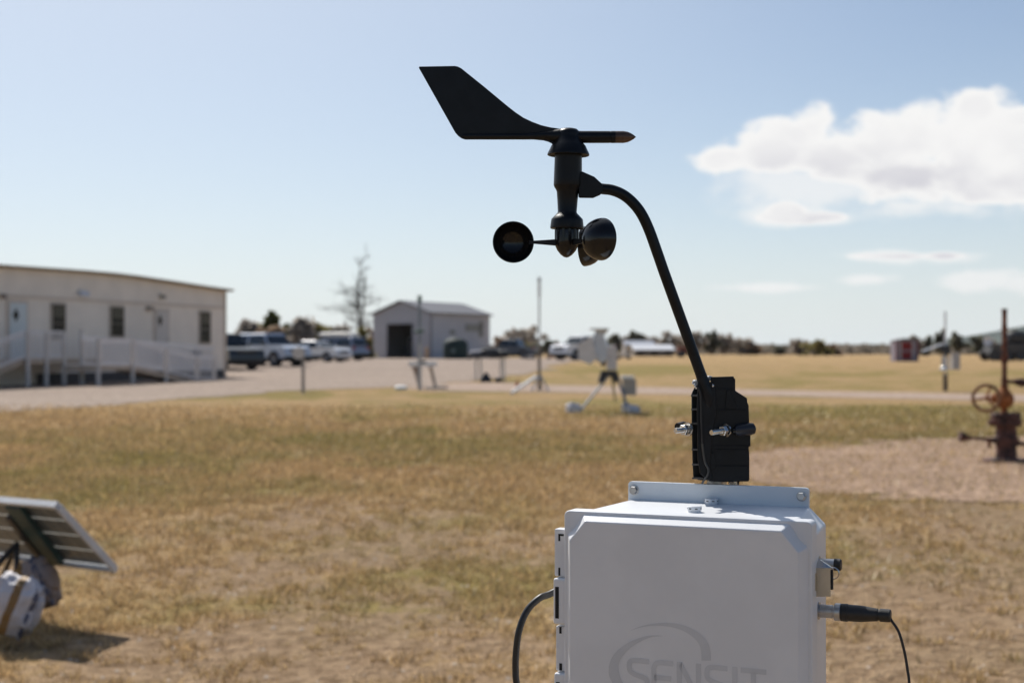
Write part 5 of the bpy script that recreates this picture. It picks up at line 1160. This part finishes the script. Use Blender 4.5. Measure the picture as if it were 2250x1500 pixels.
def tree(name, label, cat, px, D, wpx, ytop, ycrown, mt_, n=26, nl=60, leaf=.16, shape='round', grp=None, ybase=None, stretch=1., trunk=True, dep=None):
    k = D / FPX; g_ = G(px, D); r = thing(name, label, cat, tuple(g_), grp)
    zt = EYE + (775 - ytop - (.12 * (775 - ytop) if D > 160 else 0)) * k; zc = EYE + (775 - ycrown) * k; zc = max(zc, g_.z)
    c = clumps(g_.x, D, zc, wpx / 2 * k, zt - zc, dep or wpx / 2 * k, n, nl, shape); c = c[c[:, 2] > g_.z - .1]
    co, fc = leafmesh(c, np.full(len(c), leaf), stretch)
    npmesh('crown', co, fc, mt_, r, {'shade': np.repeat(rng.random(len(c)), 4)})
    if trunk:
        s = MB(); hh = zc - g_.z + (zt - zc) * .55; base = V((g_.x, D, g_.z - .1)); rt = max(.06, (zt - g_.z) * .028)
        s.tube([base, base + V((.05, 0, hh * .5)), base + V((-.05, .05, hh))], [rt, rt * .7, rt * .25], 8); 
        s.build('trunk', BARK, r)
        for j in range(4):
            a = j * 1.7 + px; st_ = base + V((0, 0, hh * (.35 + .12 * j))); s = MB()
            s.tube([st_, st_ + V((math.cos(a) * wpx * k * .14, math.sin(a) * wpx * k * .14, hh * .2)), st_ + V((math.cos(a) * wpx * k * .3, math.sin(a) * wpx * k * .3, hh * .34))], [rt * .45, rt * .28, rt * .1], 6); s.build('limb', BARK, r)
    return r
# tall bare tree left of the shed
def bare_tree(name, label, px, D, ytop, seed):
    rd = random.Random(seed); k = D / FPX; g_ = G(px, D); H_ = EYE + (775 - ytop) * k - g_.z; r = thing(name, label, 'tree', tuple(g_)); tw = MB()
    def twig(p, d, ln, rad, lv):
        pts = [p]; q = p.copy(); dd = d.copy()
        for i in range(5):
            dd = (dd + V((rd.uniform(-.25, .25), rd.uniform(-.25, .25), rd.uniform(-.14, .16)))).normalized(); q = q + dd * ln / 5; pts.append(q.copy())
        tw.tube(pts, [rad, rad * .85, rad * .7, rad * .55, rad * .45, rad * .3], 5)
        if lv <= 0: return
        for i in range(5 if lv > 1 else 4):
            a = rd.uniform(0, 6.28); nd = (dd + V((math.cos(a), math.sin(a), rd.uniform(-.5, .6))) * rd.uniform(.6, 1.1)).normalized(); twig(pts[rd.randint(1, 5)], nd, ln * rd.uniform(.35, .65), rad * .5, lv - 1)
    for i, (x0, x1, hf, rad) in enumerate(((-.30, .05, 1.0, .17), (.22, .45, .80, .17), (.0, -.35, .70, .11))):
        pts = []; 
        for j in range(12):
            t_ = j / 11; pts.append(V((g_.x + x0 + (x1 - x0) * t_ + .12 * math.sin(t_ * 7 + i * 2), D + .15 * math.sin(t_ * 5 + i), g_.z - .1 + H_ * hf * t_)))
        s = MB(); s.tube(pts, [rad * (1 - .85 * j / 11) + .015 for j in range(12)], 8); s.build('trunk', BARK, r)
        for j in range(15):
            t_ = .36 + .62 * (j + rd.random()) / 15; q = pts[min(11, int(t_ * 11))]; a = rd.uniform(0, 6.28); dx_ = math.cos(a)
            up = rd.uniform(-.25, .7) if t_ < .75 else rd.uniform(.3, 1.2); ln = H_ * (.25 if .35 < t_ < .75 else .14) * rd.uniform(.6, 1.15)
            twig(q, V((dx_, math.sin(a) * .6, up)).normalized(), ln, rad * .30, 2)
    tw.build('crown', mat('grey_bark', (.06, .058, .058), .9, var=.2), r, smooth=0); return r
bare_tree('bare_tree', 'tall bare double trunked tree left of the metal shed', 791, 150., 562, 5)
tree('evergreen_tree', 'dark green evergreen rising highest behind the parked cars', 'tree', 598, 118., 52, 682, 762, F_EVG, 34, 90, .14, 'cone', 'trees behind the parked cars')
tree('brown_shrub', 'brownish bare shrub in front of the highest evergreen', 'shrub', 597, 108., 60, 712, 778, F_BRN, 34, 90, .13, 'round', 'trees behind the parked cars')
tree('evergreen_tree', 'lower dark evergreen to the right of the highest one', 'tree', 640, 122., 52, 710, 768, F_EVG, 30, 90, .14, 'round', 'trees behind the parked cars')
tree('bare_shrub', 'greyish leafless shrub between the evergreen and the saloon car', 'shrub', 662, 116., 60, 705, 775, F_TWG, 34, 60, .08, 'round', 'trees behind the parked cars', stretch=3.)
tree('olive_shrub', 'olive green shrub behind the blue grey minivan', 'shrub', 697, 124., 64, 714, 775, F_OLV, 34, 90, .14, 'round', 'trees behind the parked cars')
tree('bare_shrub', 'pale leafless shrub just right of the cream building', 'shrub', 548, 120., 60, 706, 775, F_TWG, 34, 60, .08, 'round', 'trees behind the parked cars', stretch=3.)
tree('bare_shrub', 'twiggy shrub showing above the silver blue sport utility car', 'shrub', 570, 124., 50, 716, 775, F_OLV, 32, 70, .10, 'round', 'trees behind the parked cars', stretch=2.)
tree('bare_shrub', 'leafless shrub behind the minivan and its roof load', 'shrub', 745, 130., 60, 716, 775, F_TWG, 34, 60, .08, 'round', 'trees behind the parked cars', stretch=2.5)
tree('brown_shrub', 'dense brown and olive shrub at the left wall of the metal shed', 'shrub', 798, 128., 46, 727, 784, F_OLV, 30, 70, .12, 'mound', 'trees behind the parked cars')
tree('brown_shrub', 'rusty brown shrub touching the corner of the metal shed', 'shrub', 814, 139., 40, 724, 784, F_BRN, 26, 70, .12, 'mound', 'trees behind the parked cars')
i_ = 0
KL = {0: ('leafless_tree', 'leafless grey tree', F_GRY), 1: ('evergreen_tree', 'dark evergreen tree', F_DRK), 2: ('olive_shrub', 'olive green shrub', F_OLV), 3: ('brown_shrub', 'brown shrub', F_BRN)}
for px, D, wp, yt, yc, kd, tail in (
    (1125, 175, 62, 715, 768, 0, 'just right of the metal shed'), (1165, 190, 70, 712, 768, 0, 'behind the tall sensor mast'), (1100, 165, 40, 735, 774, 3, 'at the right wall of the metal shed'),
    (1150, 165, 50, 748, 778, 2, 'low behind the grey pickup'), (1200, 170, 46, 745, 778, 1, 'low between the tall mast and the white truck'), (1225, 185, 40, 750, 776, 3, 'low at the left of the white truck'),
    (1352, 260, 30, 728, 772, 1, 'directly right of the sensor tripod hood'), (1378, 270, 34, 731, 772, 0, 'above the pale trailer'), (1400, 265, 34, 722, 772, 1, 'with a pointed top above the farm shed'),
    (1430, 280, 52, 735, 772, 0, 'behind the farm shed roof'), (1468, 275, 50, 729, 770, 0, 'above the white roofed barn'), (1497, 290, 40, 733, 770, 0, 'left of the curved black arm'),
    (1530, 280, 46, 726, 772, 0, 'right of the curved black arm'), (1562, 285, 40, 722, 772, 1, 'tallest just right of the curved arm'), (1590, 290, 40, 728, 772, 0, 'second right of the curved arm'), (1622, 300, 60, 737, 774, 0, 'third right of the curved arm'),
    (1655, 300, 50, 752, 777, 3, 'where the tree line sinks low'), (1712, 290, 16, 761, 778, 1, 'tiny and round in the open stretch'), (1758, 250, 40, 741, 778, 0, 'at the left of the round bush'), (1793, 240, 64, 744, 779, 2, 'largest round bush on the field edge'),
    (1822, 245, 50, 754, 779, 3, 'at the right of the round bush'), (2012, 200, 26, 733, 779, 0, 'behind the right edge of the red shed'), (2034, 205, 28, 731, 778, 1, 'second behind the red shed'), (2068, 195, 22, 718, 776, 1, 'narrow behind the slim gauge post'),
    (2100, 190, 34, 728, 774, 1, 'right of the slim gauge post'), (2148, 188, 50, 734, 772, 1, 'broad above the dry field'), (2170, 230, 40, 742, 775, 0, 'behind the pale dish'), (2232, 130, 50, 728, 778, 1, 'darkest behind the wellhead pipe'), (2270, 150, 60, 738, 780, 1, 'cut by the right edge')):
    nm, lb0, fm = KL[kd]; tree(nm, lb0 + ' ' + tail, 'tree' if 'tree' in nm else 'shrub', px, float(D), wp, yt, yc, fm, 22, 24 if kd == 0 else 34, .00105 * D * (.7 if kd == 0 else 1.), 'mound' if kd in (2, 3) else 'round', 'trees along the far edge of the field', stretch=2.2 if kd == 0 else 1., trunk=kd in (0, 1))
# far low belt of woodland that reads as one mass
N = 17000; pxs = rng.random(N) * 3000 - 300; Dd = 360 + 260 * rng.random(N)
top = 6 + 11 * fbm(pxs * .018, pxs * 0, 7, 3) + 5 * np.clip((pxs - 1000) / 200, 0, 1) * np.clip((1660 - pxs) / 60, 0, 1)
yv = 774.5 - rng.random(N) ** 1.3 * top * (.9 + .2 * vn(pxs * .12, pxs * 0, 3))
cen = np.stack([(pxs - 1125) / FPX * Dd, Dd, EYE + (775 - yv) / FPX * Dd], -1)
co, fc = leafmesh(cen, np.full(N, .75)); tag(npmesh('treeline', co, fc, foliage('far_wood', (.14, .125, .10), (.30, .265, .22), .45), None, {'shade': np.repeat(rng.random(N), 4)}), 'low distant belt of mixed woodland along the horizon', 'woodland', kind='stuff')
